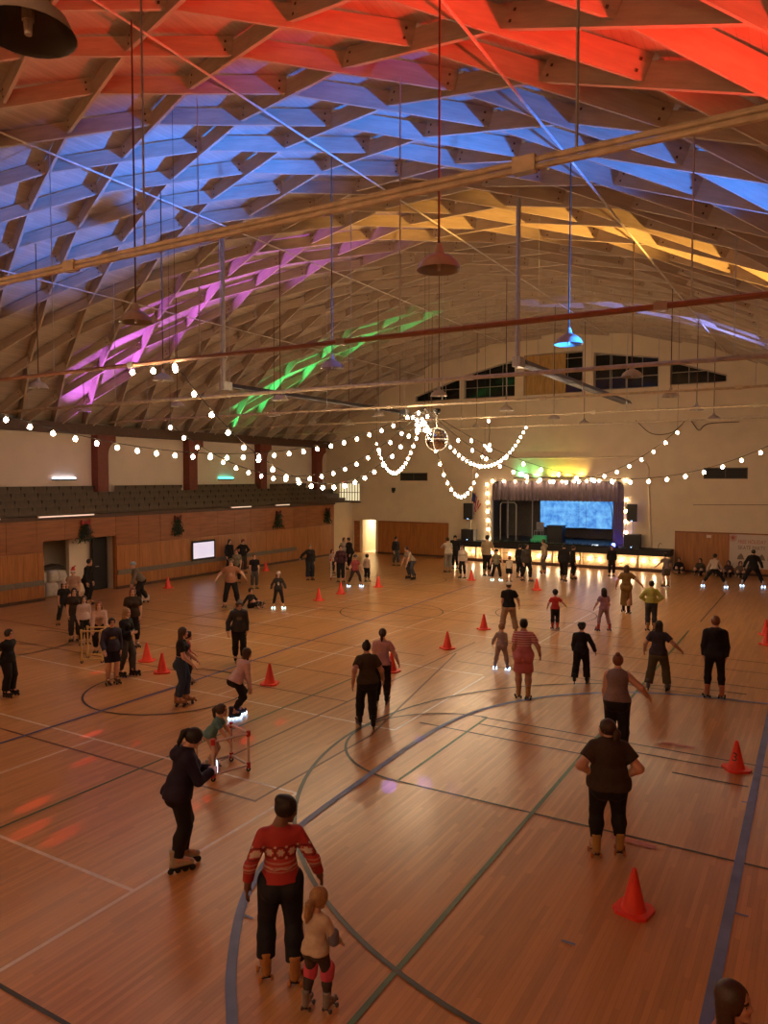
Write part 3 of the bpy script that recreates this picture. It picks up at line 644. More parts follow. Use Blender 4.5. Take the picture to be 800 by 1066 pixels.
# garland and small gear on the stage edge
M_gar = mat('dark_garland', (.01, .018, .008), .9)
e = tag(empty('garland', (-12.2, 38.62, 1.12)), 'dark evergreen garland lying along the stage edge', 'garland'); b = MB()
for k in range(420):
    p = np.array([rng.uniform(-3.6, 3.2), rng.normal(0, .03), .03+.04*abs(rng.normal())]); d = rng.normal(0, .06, 3); d[2] = abs(d[2]); b.tube([p, p+d], [.015, .002], n=3)
o = b.build('needles', M_gar, e); o['kind'] = 'stuff'; MB().tube([(x, .02*math.sin(x*3), .03) for x in np.linspace(-3.6, 3.2, 30)], .03, n=6).build('stem', M_gar, e)
for k, (u, lab) in enumerate(((620, 'small white light unit on the stage edge'),)):
    p = ony(u, 566, 38.8); o = MB().box((-.16, -.05, 0), (.16, .05, .09)).box((-.13, -.07, .02), (.13, -.05, .07)).build('stage_light', emat('cool_white_led', (.7, .8, .9), 1.0), loc=(p[0], 38.8, 1.13)); tag(o, lab, 'light')
o = tag(empty('cable_hook', (-7.1, 38.9, 1.12)), 'small black gooseneck clip on the right end of the stage', 'clip'); MB().tube([(0, 0, 0), (0, 0, .2), (.08, 0, .32), (.16, 0, .26)], .015, n=5).build('arm', M_black, o); MB().box((-.06, -.06, 0), (.06, .06, .02)).build('base', M_black, o)
# ------------------------------------------------------------------ stage wall dressings
for nm, x0, x1, lab in (('trim_5', -6.42, XWR, 'wooden wainscot panel behind the seated people'), ('trim_6', -23.75, -18.95, 'wooden wainscot panel left of the stage')):
    e = struct(MB().box((x0, YE-.05, 0), (x1, YE-.012, 1.98)).box((x0, YE-.07, 1.96), (x1, YE-.012, 2.03)).build(nm, M_panel2), lab)
    x = x0+.02
    while x < x1-.1: MB().box((x, YE-.065, .12), (min(x+1.2, x1)-.015, YE-.05, 1.95)).build('plywood_panel', M_panel, e); x += 1.2
    MB().box((x0, YE-.09, 0), (x1, YE-.05, .12)).build('baseboard', M_dkbrown, e)
def louvre(x0, x1, z0, z1, lab):
    e = tag(empty('wall_vent', (x0, YE, z0)), lab, 'vent', 'wall vents')
    MB().box((0, -.02, 0), (x1-x0, -.005, z1-z0)).build('back_plate', M_dark, e)
    b = MB(); w_, h_ = x1-x0, z1-z0
    for p, q in (((0, 0), (w_, .04)), ((0, h_-.04), (w_, h_)), ((0, 0), (.04, h_)), ((w_-.04, 0), (w_, h_)), ((w_/2-.015, 0), (w_/2+.015, h_))): b.box((p[0], -.04, p[1]), (q[0], -.02, q[1]))
    b.build('frame', mat('vent_frame', (.10, .075, .05), .5), e)
    for z in np.arange(.07, h_-.06, .075): MB().prism([(-.035, z), (-.022, z+.035), (-.02, z+.035), (-.03, z)], 0, .04, w_-.04).build('slat', mat('vent_slat', (.03, .025, .02), .5), e)
louvre(-5.15, -3.2, 4.63, 5.17, 'black louvred vent on the wall right of the stage'); louvre(-22.2, -20.35, 4.5, 4.97, 'brown louvred vent on the wall left of the stage')
e = tag(empty('wall_siren', (-22.65, YE-.01, 3.95)), 'small dark alarm unit on the wall below the left vent', 'alarm'); MB().box((-.1, -.12, -.1), (.1, 0, .12)).build('body', M_black, e); MB().lathe([(.09, 0), (.05, .1), (.02, .14)], c=(0, -.1, -.18), n=10).build('horn', M_black, e)
# barred balcony opening
e = struct(MB().box((BALW[0]-.05, YE+.3, BALW[2]), (BALW[1]+.05, YE+.33, BALW[3])).build('window_6', emat('lit_stairwell', (.95, .82, .5), .5)), 'bright barred opening at the end of the balcony')
for x in np.linspace(BALW[0], BALW[1], 9): MB().box((x-.02, YE+.1, BALW[2]), (x+.02, YE+.14, BALW[3])).build('bar', M_dkbrown, e)
for z in (BALW[2]+.02, BALW[2]+.55, BALW[3]-.02): MB().box((BALW[0], YE+.09, z-.02), (BALW[1], YE+.15, z+.02)).build('rail', M_dkbrown, e)
MB().box((BALW[0]-.1, YE-.25, BALW[2]-.08), (BALW[1]+.1, YE, BALW[2])).build('sill', M_dkbrown, e)
# lit doorway with a corridor, and the brown door beside it
x0, x1 = DOORS[0][0], DOORS[0][1]
b = MB(); b.box((x0-.3, YE+.35, 0), (x0-.2, YE+3.2, 2.6)); b.box((x1+.2, YE+.35, 0), (x1+.3, YE+3.2, 2.6)); b.box((x0-.3, YE+3.2, 0), (x1+.3, YE+3.3, 2.6)); b.box((x0-.3, YE+.35, 2.5), (x1+.3, YE+3.2, 2.6)); b.box((x0-.3, YE+.3, -.1), (x1+.3, YE+3.3, .005))
struct(b.build('wall_corridor', M_cream), 'lit corridor behind the doorway in the far corner')
d = struct(MB().box((x0+.02, YE+2.6, .02), (x1-.02, YE+2.65, 2.05)).build('door_2', emat('corridor_glazing', (.85, .85, .75), .45)), 'bright glazed door at the end of the corridor')
for x in (x0+.05, (x0+x1)/2, x1-.05): MB().box((x-.05, YE+2.55, .02), (x+.05, YE+2.6, 2.05)).build('stile', M_steel, d)
for z in (.1, .75, 1.4, 2.0): MB().box((x0+.02, YE+2.55, z-.04), (x1-.02, YE+2.6, z+.04)).build('rail', M_steel, d)
light('corridor_lamp', 'AREA', ((x0+x1)/2, YE+1.6, 2.44), 60, (1, .8, .5), target=((x0+x1)/2, YE+1.6, 0), size=.5)
e = tag(empty('corridor_light', ((x0+x1)/2, YE+1.6, 2.46)), 'ceiling light fitting in the lit corridor', 'light'); MB().box((-.35, -.35, 0), (.35, .35, .035)).build('diffuser', emat('corridor_diffuser', (1, .85, .6), 3), e)
fr = MB()
fr.box((x0-.09, YE-.03, 0), (x0, YE-.002, 2.15)); fr.box((x1, YE-.03, 0), (x1+.09, YE-.002, 2.15)); fr.box((x0-.09, YE-.03, 2.06), (x1+.09, YE-.002, 2.15)); struct(fr.build('trim_7', M_cream), 'cream frame round the lit doorway')
d = struct(MB().box((-25.52, YE-.04, .02), (-25.12, YE-.005, 1.98)).build('door_3', M_panel2), 'narrow brown door in the far corner'); MB().lathe([(.03, 0), (.03, .03), (.01, .04)], c=(-25.2, YE-.07, 1.0), n=8).build('knob', M_steel, d)
# party banner
e = tag(empty('banner', (-3.92, YE-.09, .35)), 'white FREE HOLIDAY SKATE PARTY banner hung on the wainscot', 'banner')
MB().box((0, 0, 0), (2.1, .012, 1.62)).build('sheet', mat('banner_vinyl', (.56, .47, .40), .6, var=.03), e)
def text_mesh(body, size, m, ext=.002, name='lettering'):
    c = bpy.data.curves.new('t', 'FONT'); c.body = body; c.size = size; c.align_x = 'CENTER'; c.align_y = 'CENTER'; c.extrude = ext; o = bpy.data.objects.new('t', c); COL.objects.link(o)
    bpy.context.view_layer.update(); me = bpy.data.meshes.new_from_object(o.evaluated_get(bpy.context.evaluated_depsgraph_get())); me.name = name
    bpy.data.objects.remove(o); me.materials.clear(); me.materials.append(m); return me
def text(body, x, z, size, m, parent, y=-.006):
    o = obj('lettering', text_mesh(body, size, m), parent); o.location = (x, y, z); o.rotation_euler = (math.pi/2, 0, 0); o['label'] = 'printed words '+body; return o
T1 = mat('banner_red', (.42, .10, .07), .6); T2 = mat('banner_grey', (.17, .12, .09), .6)
text('FREE HOLIDAY', .97, 1.27, .26, T1, e).scale = (.70, 1, 1); text('SKATE PARTY', .97, .98, .26, T2, e).scale = (.74, 1, 1)
b = MB()
for a in range(6):
    t = a*math.pi/6; dx, dz = .2*math.cos(t), .2*math.sin(t); b.tube([(.15-dx, -.004, 1.45-dz), (.15+dx, -.004, 1.45+dz)], .014, n=4)
b.build('snowflake', T1, e)
for k, x in enumerate((.5, .95, 1.4, 1.8)): MB().prism([(x-.16, .42), (x+.16, .42), (x+.1, .6), (x+.02, .72), (x-.12, .58)], 1, -.005, 0).build('printed_motif', [T2, mat('banner_tan', (.30, .2, .09), .6)][k % 2], e)
o = tag(empty('notice_plate', (-4.85, YE-.07, 1.82)), 'small white plate at the top of the wainscot by the banner', 'plate'); MB().box((-.1, -.01, -.06), (.1, 0, .06)).build('plate', M_white, o); MB().box((-.11, -.004, -.07), (.11, .0, .07)).build('rim', M_steel, o)
# coiled cable on the wall under the ties
pts = [(-8.4, YE-.1, 7.6), (-7.6, YE-.1, 6.9), (-6.6, YE-.1, 6.95), (-5.9, YE-.1, 7.55), (-5.4, YE-.1, 7.0), (-5.0, YE-.1, 7.3), (-3.6, YE-.1, 7.35)]
o = MB().tube(spline(pts, 6), .018, n=5).build('hanging_cable', M_cord); tag(o, 'loose dark cable looping across the wall above the stage', 'cable')
o = MB().tube([(-5.6, YE-.02, 3.35), (.5, YE-.02, 3.45)], .015, n=5).build('wall_conduit', M_grey); tag(o, 'thin conduit on the wall right of the stage', 'conduit')
# green to amber glow thrown on the wall above the stage by a small bar on top of the curtain rail
e = tag(empty('light_bar', (-12.9, YE-.16, 4.72)), 'short light bar over the stage curtain washing the wall green and amber', 'light bar', 'led wash bars')
MB().box((-2.0, -.05, -.05), (2.0, .05, .0)).build('housing', M_black, e); MB().box((-1.95, .05, -.04), (1.95, .15, -.02)).build('mount', M_black, e)
for x, col in ((-1.6, (.15, 1.0, .4)), (-.7, (.25, 1.0, .25)), (.2, (.75, 1.0, .1)), (1.0, (1.0, .8, .08)), (1.7, (1.0, .6, .12))):
    light('wash', 'SPOT', (x, -.1, .03), 26, col, parent=e, spot_size=math.radians(120), spot_blend=.8, shadow_soft_size=.05).rotation_euler = Vector((0, .5, .42)).to_track_quat('-Z', 'Y').to_euler()
# laser projector on the fourth tie: red and violet specks on the floor
e = tag(empty('laser_projector', (-12.2, 21.95, 6.9)), 'small black laser projector clamped under the tie by the hub', 'projector')
MB().box((-.12, -.1, -.12), (.12, .1, .06)).build('case', M_black, e); MB().tube([(0, .1, .0), (0, .15, .2)], .015, n=6).build('clamp', M_steel, e); MB().lathe([(.03, -.15), (.03, -.12), (.0, -.12)], n=10).build('aperture', M_steel, e)
for k, (u, v) in enumerate([(101, 700), (96, 764), (135, 776), (35, 837), (87, 794), (207, 836), (258, 770), (32, 863), (64, 870), (292, 752), (437, 769), (459, 764), (443, 815), (473, 822), (478, 757), (405, 818)]):
    q = onz(u, v); s0 = np.array([0, 0, -.17]); d = q-np.array([-12.2, 21.95, 6.9])-s0
    light('laser_beam', 'SPOT', s0, 7000 if k < 10 else 260, (1, .06, .05) if k < 10 else (.45, .2, 1.0), parent=e, spot_size=math.radians(.62), spot_blend=.5, shadow_soft_size=.004).rotation_euler = Vector(d).to_track_quat('-Z', 'Y').to_euler()
# ------------------------------------------------------------------ left wall dressings
e = tag(empty('television', (XL+.1, 26.2, 1.24)), 'wall television showing a bright pale picture on the panelled wall', 'television')
MB().box((-.02, -.78, -.47), (.0, .78, .47)).build('bezel', M_black, e)
m = bpy.data.materials.new('tv_picture'); m.use_nodes = True; nt = m.node_tree; N = nt.nodes; L = nt.links; pb = N['Principled BSDF']; tc = N.new('ShaderNodeTexCoord'); vo = N.new('ShaderNodeTexVoronoi'); vo.inputs['Scale'].default_value = 3.0; L.new(tc.outputs['Object'], vo.inputs['Vector'])
rp = N.new('ShaderNodeValToRGB'); rp.color_ramp.elements[0].color = (.55, .52, .85, 1); rp.color_ramp.elements[1].color = (.9, .85, .98, 1); L.new(vo.outputs['Color'], rp.inputs[0]); L.new(rp.outputs[0], pb.inputs['Emission Color']); pb.inputs['Emission Strength'].default_value = .42
MB().box((0, -.68, -.37), (.012, .68, .37)).build('screen', m, e)
M_leaf = mat('wreath_green', (.012, .03, .012), .8); M_bow = mat('bow_red', (.28, .02, .02), .6)
for k, (u, v) in enumerate(((90, 555), (186, 549), (291, 542), (341, 548))):
    p = onx(u, v, XL+.1) if k < 3 else np.array([XL+.12, 36.6, 2.35])
    e = tag(empty('wreath', (XL+.02, p[1], p[2])), ['evergreen swag with red bow over the storage opening', 'dark evergreen swag on the fascia above the television', 'dark evergreen swag on the fascia past the television', 'dark evergreen swag at the far end of the fascia'][k], 'wreath', 'evergreen swags')
    b = MB()
    for q in range(240):
        t = rng.uniform(0, 1); wv = .16+.28*(1-t); p0 = np.array([0, rng.normal(0, wv*.5), -.34+.75*t]); d = np.array([abs(rng.normal(0, .08)), rng.normal(0, .09), -.08+rng.normal(0, .05)]); b.tube([p0, p0+d], [.02, .003], n=3)
    b.build('foliage', M_leaf, e)
    bw = MB()
    for sg in (-1, 1): bw.prism([(0, .42), (sg*.2, .54), (sg*.2, .32)], 0, .02, .08)
    bw.box((.01, -.05, .37), (.1, .05, .48)); bw.build('bow', M_bow if k == 0 else mat('bow_dark', (.08, .01, .01), .6), e)
    for q in range(5): obj('bauble', MB().lathe([(.001, .02), (.02, 0), (.001, -.02)], n=6).mesh('bauble', mat('silver_bauble', (.5, .5, .5), .2, metal=1)), e, loc=(.1, rng.normal(0, .14), -.2+.4*rng.random()))
for k, (ya, yb) in enumerate(((17.5, 20.0), (28.1, 29.6), (31.6, 32.8), (14, 16.0))):
    e = tag(empty('tube_light', (XL+.09, ya, 3.21)), 'pale fluorescent tube fitting on the balcony edge, %s' % ['above the storage opening', 'past the television', 'towards the far corner', 'at the near end'][k], 'light', 'balcony tube lights')
    MB().box((0, 0, -.04), (.05, yb-ya, .02)).build('housing', M_white, e); MB().tube([(.07, .03, -.01), (.07, yb-ya-.03, -.01)], .022, n=8).build('tube', emat('tube_glow', (1, .72, .55), .45), e)
# things stored in the bay: padded mats, coats
M_pad = mat('white_bag', (.50, .45, .38), .7)
for k, (y, x, z, s) in enumerate(((18.05, -26.5, 0, 1.0), (18.5, -26.35, 0, 1.05), (18.15, -26.45, .52, .9), (18.6, -26.35, .53, .92), (18.98, -26.2, 0, 1.0), (18.95, -26.3, .5, .85))):
    me = bpy.data.meshes.new('sack'); bm = bmesh.new(); bmesh.ops.create_cube(bm, size=1); bmesh.ops.subdivide_edges(bm, edges=bm.edges, cuts=3, use_grid_fill=True)
    for v in bm.verts:
        n = v.co.normalized()*.62; v.co = v.co.lerp(n, .45)*1.0; v.co.x *= .62*s; v.co.y *= .44*s; v.co.z *= .54*s; v.co += Vector(rng.normal(0, .012, 3))
    bm.to_mesh(me); bm.free(); me.materials.append(M_pad)
    for p in me.polygons: p.use_smooth = True
    o = obj('stuffed_sack', me, loc=(x, y, z+.27)); tag(o, ['plump off-white sack on the floor against the bay side wall', 'plump off-white sack in the middle of the bottom layer', 'upper off-white sack against the bay side wall', 'upper off-white sack in the middle of the pile', 'off-white floor sack next to the pale partition', 'upper off-white sack next to the pale partition'][k], 'sack', 'sacks piled in the storage bay')
o = MB().prism([(17.9, 1.10), (18.9, 1.25), (19.15, 1.13), (18.9, 1.09)], 0, -26.7, -26.2).build('folded_cover', mat('dark_cover', (.05, .04, .03), .8)); tag(o, 'dark folded cover lying on top of the white sacks', 'cover')
# ------------------------------------------------------------------ figures: smooth-blended solids meshed on a grid
def nrm(v): v = np.array(v, float); return v/(np.linalg.norm(v)+1e-9)
def cone(a, b, ra, rb=None, n=None, q=1.0, cut=None): return ('c', np.array(a, float), np.array(b, float), ra, ra if rb is None else rb, None if n is None else nrm(n), q, cut)
def ell(c, r, R=None, cut=None): return ('e', np.array(c, float), np.array(r, float), np.eye(3) if R is None else R, cut)
def pbox(p):
    if p[0] == 'c': r = max(p[3], p[4])*max(1, p[6]); return np.minimum(p[1], p[2])-r, np.maximum(p[1], p[2])+r
    r = np.max(p[2]); return p[1]-r, p[1]+r
def pdist(p, X, Y, Z):
    if p[0] == 'c':
        _, a, b, ra, rb, n, q, cut = p; ba = b-a; L = ba@ba+1e-12
        px, py, pz = X-a[0], Y-a[1], Z-a[2]
        t = np.clip((px*ba[0]+py*ba[1]+pz*ba[2])/L, 0, 1)
        vx, vy, vz = px-t*ba[0], py-t*ba[1], pz-t*ba[2]
        if n is not None:
            d = (vx*n[0]+vy*n[1]+vz*n[2])*(1/q-1); vx = vx+d*n[0]; vy = vy+d*n[1]; vz = vz+d*n[2]
        d = np.sqrt(vx*vx+vy*vy+vz*vz)-(ra+t*(rb-ra))
    else:
        _, c, r, R, cut = p; px, py, pz = X-c[0], Y-c[1], Z-c[2]
        u = [(px*R[0, i]+py*R[1, i]+pz*R[2, i])/r[i] for i in range(3)]
        k = np.sqrt(u[0]**2+u[1]**2+u[2]**2); d = (k-1)*np.min(r)
    for cp, cn in (cut or ()): d = np.maximum(d, (X-cp[0])*cn[0]+(Y-cp[1])*cn[1]+(Z-cp[2])*cn[2])
    return d
def sdf_mesh(prims, vox, k, cuts=(), sub=()):
    lo = np.min([pbox(p)[0] for p in prims], 0)-2*vox; hi = np.max([pbox(p)[1] for p in prims], 0)+2*vox
    dims = np.ceil((hi-lo)/vox).astype(int)+1
    D = np.full(dims, 1.0, np.float32); ax = [lo[i]+vox*np.arange(dims[i]) for i in range(3)]
    def region(p, mg):
        a, b = pbox(p); i0 = np.maximum(((a-mg-lo)/vox).astype(int), 0); i1 = np.minimum(((b+mg-lo)/vox).astype(int)+2, dims)
        return tuple(slice(i0[i], i1[i]) for i in range(3))
    for p in prims:
        s = region(p, k+2*vox); X = ax[0][s[0]][:, None, None]; Y = ax[1][s[1]][None, :, None]; Z = ax[2][s[2]][None, None, :]
        d = pdist(p, X, Y, Z); o = D[s]; h = np.maximum(k-np.abs(o-d), 0)/k; D[s] = np.minimum(o, d)-h*h*k*.25
    for p in sub:
        s = region(p, 2*vox); X = ax[0][s[0]][:, None, None]; Y = ax[1][s[1]][None, :, None]; Z = ax[2][s[2]][None, None, :]
        D[s] = np.maximum(D[s], -pdist(p, X, Y, Z))
    if cuts:
        X = ax[0][:, None, None]; Y = ax[1][None, :, None]; Z = ax[2][None, None, :]
        for cp, cn in cuts: D = np.maximum(D, (X-cp[0])*cn[0]+(Y-cp[1])*cn[1]+(Z-cp[2])*cn[2])
    return surface_nets(D, lo, vox)
def surface_nets(D, lo, vox):
    S = D < 0; nx, ny, nz = D.shape
    cnt = np.zeros((nx-1, ny-1, nz-1), np.float32); acc = np.zeros((3, nx-1, ny-1, nz-1), np.float32)
    quads = []
    for a in range(3):
        sl0 = [slice(None)]*3; sl1 = [slice(None)]*3; sl0[a] = slice(0, -1); sl1[a] = slice(1, None)
        d0, d1 = D[tuple(sl0)], D[tuple(sl1)]; cr = (S[tuple(sl0)] != S[tuple(sl1)])
        idx = np.argwhere(cr)
        if len(idx) == 0: continue
        t = (d0[cr]/(d0[cr]-d1[cr])); pos = idx.astype(np.float32).copy(); pos[:, a] += t
        b, c = [(1, 2), (2, 0), (0, 1)][a]
        for db in (0, 1):
            for dc in (0, 1):
                ci = idx.copy(); ci[:, b] -= db; ci[:, c] -= dc
                ok = np.all((ci >= 0) & (ci < np.array(cnt.shape)), 1); cc = ci[ok]
                np.add.at(cnt, tuple(cc.T), 1)
                for m_ in range(3): np.add.at(acc[m_], tuple(cc.T), pos[ok, m_])
        ok = (idx[:, b] > 0) & (idx[:, c] > 0) & (idx[:, b] < D.shape[b]-1) & (idx[:, c] < D.shape[c]-1)
        quads.append((a, b, c, idx[ok], (d0[cr] < 0)[ok]))
    cells = np.argwhere(cnt > 0); vid = np.full(cnt.shape, -1, np.int32); vid[tuple(cells.T)] = np.arange(len(cells))
    V = (acc[:, cells[:, 0], cells[:, 1], cells[:, 2]]/cnt[tuple(cells.T)]).T*vox+lo
    Fc = []
    for a, b, c, idx, inside in quads:
        q = []
        for db, dc in ((1, 1), (0, 1), (0, 0), (1, 0)):
            ci = idx.copy(); ci[:, b] -= db; ci[:, c] -= dc; q.append(vid[tuple(ci.T)])
        q = np.array(q).T; q[~inside] = q[~inside][:, ::-1]; Fc.append(q)
    return V, (np.concatenate(Fc) if Fc else np.zeros((0, 4), int))
def np_mesh(name, V, Fc, mats, mi=None, smooth=True):
    me = bpy.data.meshes.new(name); me.vertices.add(len(V)); me.vertices.foreach_set('co', np.ascontiguousarray(V, np.float32).ravel())
    me.loops.add(len(Fc)*4); me.loops.foreach_set('vertex_index', np.ascontiguousarray(Fc, np.int32).ravel())
    me.polygons.add(len(Fc)); me.polygons.foreach_set('loop_start', np.arange(len(Fc), dtype=np.int32)*4)
    for m_ in mats: me.materials.append(m_)
    if mi is not None: me.polygons.foreach_set('material_index', np.ascontiguousarray(mi, np.int32))
    me.polygons.foreach_set('use_smooth', np.full(len(Fc), smooth)); me.update(calc_edges=True); me.validate(); return me
# ---- canonical head (chin at z=0, crown at z=1, facing +x)
hp = [ell((-.05, 0, .60), (.43, .345, .40)), cone((.10, 0, .48), (.20, 0, .16), .27, .15, (0, 1, 0), .95), ell((.20, 0, .40), (.20, .24, .26)), cone((.33, 0, .55), (.415, 0, .40), .03, .052), cone((.40, .05, .385), (.40, -.05, .385), .03),
      cone((.31, .17, .585), (.31, -.17, .585), .045), cone((.335, .07, .255), (.335, -.07, .255), .032), ell((.31, 0, .11), (.09, .1, .08)), ell((.235, .16, .40), (.1, .08, .09)), ell((.235, -.16, .40), (.1, .08, .09)),
      ell((-.03, .34, .47), (.07, .035, .11)), ell((-.03, -.34, .47), (.07, .035, .11)), cone((-.08, 0, .22), (-.13, 0, -.3), .185, .20)]
HV, HF = sdf_mesh(hp, .034, .06, sub=[ell((.36, .14, .505), (.07, .085, .045)), ell((.36, -.14, .505), (.07, .085, .045))])
hc = HV[HF].mean(1)
HM = np.zeros(len(HF), int)
HM[(hc[:, 0] > .30) & (np.abs(hc[:, 1]) < .10) & (np.abs(hc[:, 2]-.255) < .035)] = 1
HM[(hc[:, 0] > .24) & (np.abs(np.abs(hc[:, 1])-.15) < .09) & (np.abs(hc[:, 2]-.605) < .028)] = 3
for sy in (-1, 1):
    EV, EF = sdf_mesh([ell((.295, sy*.14, .505), (.055, .06, .045))], .02, .01)
    em = np.where((EV[EF].mean(1)[:, 0] > .325), 3, 2)
    HF = np.concatenate([HF, EF+len(HV)]); HV = np.concatenate([HV, EV]); HM = np.concatenate([HM, em])
# ---- canonical right hand: wrist at origin, fingers along +x, palm facing -z, thumb on +y
def hand_mesh(curl):
    pr = [cone((.0, 0, 0), (.2, .0, 0), .13, .16, (0, 0, 1), .75), cone((.18, .08, 0), (.46, .10, 0), .10, .10, (0, 0, 1), .7), cone((.18, -.07, 0), (.44, -.11, 0), .10, .09, (0, 0, 1), .7), cone((.2, 0, 0), (.46, 0, 0), .13, .12, (0, 0, 1), .6)]
    for y, L_, r in ((.155, .42, .052), (.052, .48, .054), (-.052, .45, .052), (-.15, .35, .046)):
        p = np.array([.46, y, 0.0]); a = -curl*.5
        for seg in (.45, .32, .25):
            q = p+L_*seg*np.array([math.cos(a), y*.12, math.sin(a)]); pr.append(cone(p, q, r, r*.88)); p = q; a -= curl; r *= .9
    t0 = np.array([.10, .12, -.02]); t1 = np.array([.27, .26, -.08]); t2 = np.array([.40, .30, -.14-.1*curl]); t3 = np.array([.50, .28, -.19-.15*curl])
    pr += [cone(t0, t1, .085, .065), cone(t1, t2, .062, .052), cone(t2, t3, .05, .043)]
    return sdf_mesh(pr, .036, .03)
_hand = {}
def hand(curl):
    c = round(curl, 1)
    if c not in _hand: _hand[c] = hand_mesh(c)
    return _hand[c]
# ---- hair, hats (head units)
def hair_mesh(style):
    zlow = {'short': .30, 'curly': .28, 'bun': .26, 'topknot': .26, 'pony': .26, 'lowpony': .24}.get(style, .12)
    pr = [('e', np.array([-.07, 0, .60]), np.array([.47, .40, .47]), np.eye(3), [(np.array([0, 0, zlow]), nrm((.35, 0, -1.0)))])]
    face = [ell((.53, 0, .33), (.40, .37, .42)), cone((.32, 0, .62), (.32, 0, .2), .2, .22)]
    C_ = lambda *a, **kw: pr.append(cone(*a, **kw))
    side = lambda z0, z1, r, y, x0=-.1, x1=-.15: [C_((x0, s*y, z0), (x1, s*y*1.05, z1), r, r*.8, n=(0, 1, 0), q=.55) for s in (-1, 1)]
    if style == 'short': pr.append(ell((.05, 0, .93), (.3, .26, .12)))
    elif style == 'curly':
        for t in np.linspace(0, 6.28, 14): pr.append(ell((-.15+.28*math.cos(t*2.3), .3*math.cos(t), .72+.26*math.sin(t)), (.16, .16, .16)))
    elif style == 'bun': pr += [ell((-.34, 0, .84), (.26, .28, .24)), ell((-.12, 0, .92), (.30, .33, .17))]
    elif style == 'topknot': pr += [ell((-.25, 0, 1.08), (.18, .18, .15))]
    elif style == 'pony': C_((-.5, 0, .75), (-.66, 0, .55), .13, .16); C_((-.66, 0, .55), (-.62, 0, .05), .16, .12); C_((-.62, 0, .05), (-.52, .03, -.35), .12, .04)
    elif style == 'lowpony': C_((-.46, 0, .5), (-.60, 0, .35), .16, .18); C_((-.6, .05, .35), (-.5, .12, -.2), .2, .17); C_((-.5, .12, -.2), (-.42, .2, -.55), .16, .05)
    elif style == 'long':
        side(.6, -.15, .17, .33); C_((-.3, 0, .55), (-.42, 0, -.75), .34, .26, n=(1, 0, 0), q=.55); C_((-.3, .2, .4), (-.36, .26, -.7), .18, .12); C_((-.3, -.2, .4), (-.36, -.26, -.7), .18, .12)
        side(.2, -.55, .13, .32, -.12, .0)
    elif style == 'bob': side(.65, .0, .17, .34); C_((-.25, 0, .6), (-.33, 0, -.05), .34, .30, n=(1, 0, 0), q=.6)
    return sdf_mesh(pr, .036, .06, sub=face)
def hat_mesh(kind):
    if kind == 'helmet':
        V, Fc = sdf_mesh([ell((-.06, 0, .66), (.53, .46, .50), cut=[((0, 0, .58), nrm((.12, 0, -1)))])], .045, .02); return V, Fc, np.zeros(len(Fc), int)
    if kind == 'cap':
        V, Fc = sdf_mesh([ell((-.06, 0, .66), (.48, .42, .45), cut=[((0, 0, .70), (0, 0, -1))]), cone((.25, .0, .71), (.62, 0, .69), .28, .2, n=(0, 0, 1), q=.14)], .035, .02); return V, Fc, np.zeros(len(Fc), int)
    if kind == 'beanie':
        V, Fc = sdf_mesh([ell((-.07, 0, .66), (.50, .43, .50), cut=[((0, 0, .66), nrm((.25, 0, -1)))])], .04, .02); return V, Fc, np.zeros(len(Fc), int)
    if kind == 'santa':
        V, Fc = sdf_mesh([cone((-.06, 0, .78), (-.2, .0, 1.25), .42, .22), cone((-.2, 0, 1.25), (-.3, .35, 1.6), .2, .08)], .045, .05)
        V2, F2 = sdf_mesh([cone((-.06+.0, 0, .70), (-.06, 0, .80), .47, .47, n=(0, 0, 1), q=.25), ell((-.3, .4, 1.62), (.14, .14, .14))], .045, .04)
        return np.concatenate([V, V2]), np.concatenate([Fc, F2+len(V)]), np.r_[np.zeros(len(Fc), int), np.ones(len(F2), int)]
_hm = {}
def head_piece(kind):
    if kind in _hm: return _hm[kind]
    if kind in ('helmet', 'cap', 'beanie', 'santa'): V, Fc, mi = hat_mesh(kind)
    else: V, Fc = hair_mesh(kind); mi = None
    _hm[kind] = (V, Fc, mi); return _hm[kind]
# ---- skates (unit: shoe length 1; sole bottom plane z=0 at the boot sole, wheels below; toe along +x, ankle at x=0)
def skate_parts(kind):
    boot = sdf_mesh([cone((-.12, 0, .12), (.62, 0, .10), .19, .16, (0, 1, 0), .85), cone((-.08, 0, .15), (-.08, 0, .80), .19, .225, (0, 1, 0), .9, cut=[((0, 0, .80), (0, 0, 1))]), cone((.02, 0, .40), (.38, 0, .16), .17, .13)], .05, .06, cuts=[((0, 0, 0), (0, 0, -1))])
    fr = MB(); wh = []
    if kind == 'quad':
        fr.box((-.25, -.10, -.03), (.72, .10, .01)); fr.box((-.16, -.05, -.12), (.04, .05, -.03)); fr.box((.42, -.05, -.12), (.62, .05, -.03))
        fr.tube([(-.06, -.22, -.16), (-.06, .22, -.16)], .025, n=6); fr.tube([(.52, -.22, -.16), (.52, .22, -.16)], .025, n=6); fr.tube([(.78, 0, .0), (.80, 0, -.12)], [.05, .07], n=8)
        for x in (-.06, .52):
            for y in (-.2, .2): wh.append((x, y, -.17, .115, .11))
        drop = .285
    else:
        fr.box((-.3, -.045, -.16), (.72, -.03, .01)); fr.box((-.3, .03, -.16), (.72, .045, .01)); fr.box((-.28, -.06, -.02), (.70, .06, .012))
        for x in (-.24, .07, .38, .69): wh.append((x, 0, -.17, .14, .055))
        drop = .31
    return boot, fr, wh, drop
SK = {k: skate_parts(k) for k in ('quad', 'inline')}
def wheel_mesh(r, w_):
    return MB().lathe([(.02, -w_/2), (r*.55, -w_/2), (r*.93, -w_*.42), (r, -w_*.25), (r, w_*.25), (r*.93, w_*.42), (r*.55, w_/2), (.02, w_/2)], n=10)
_skm = {}
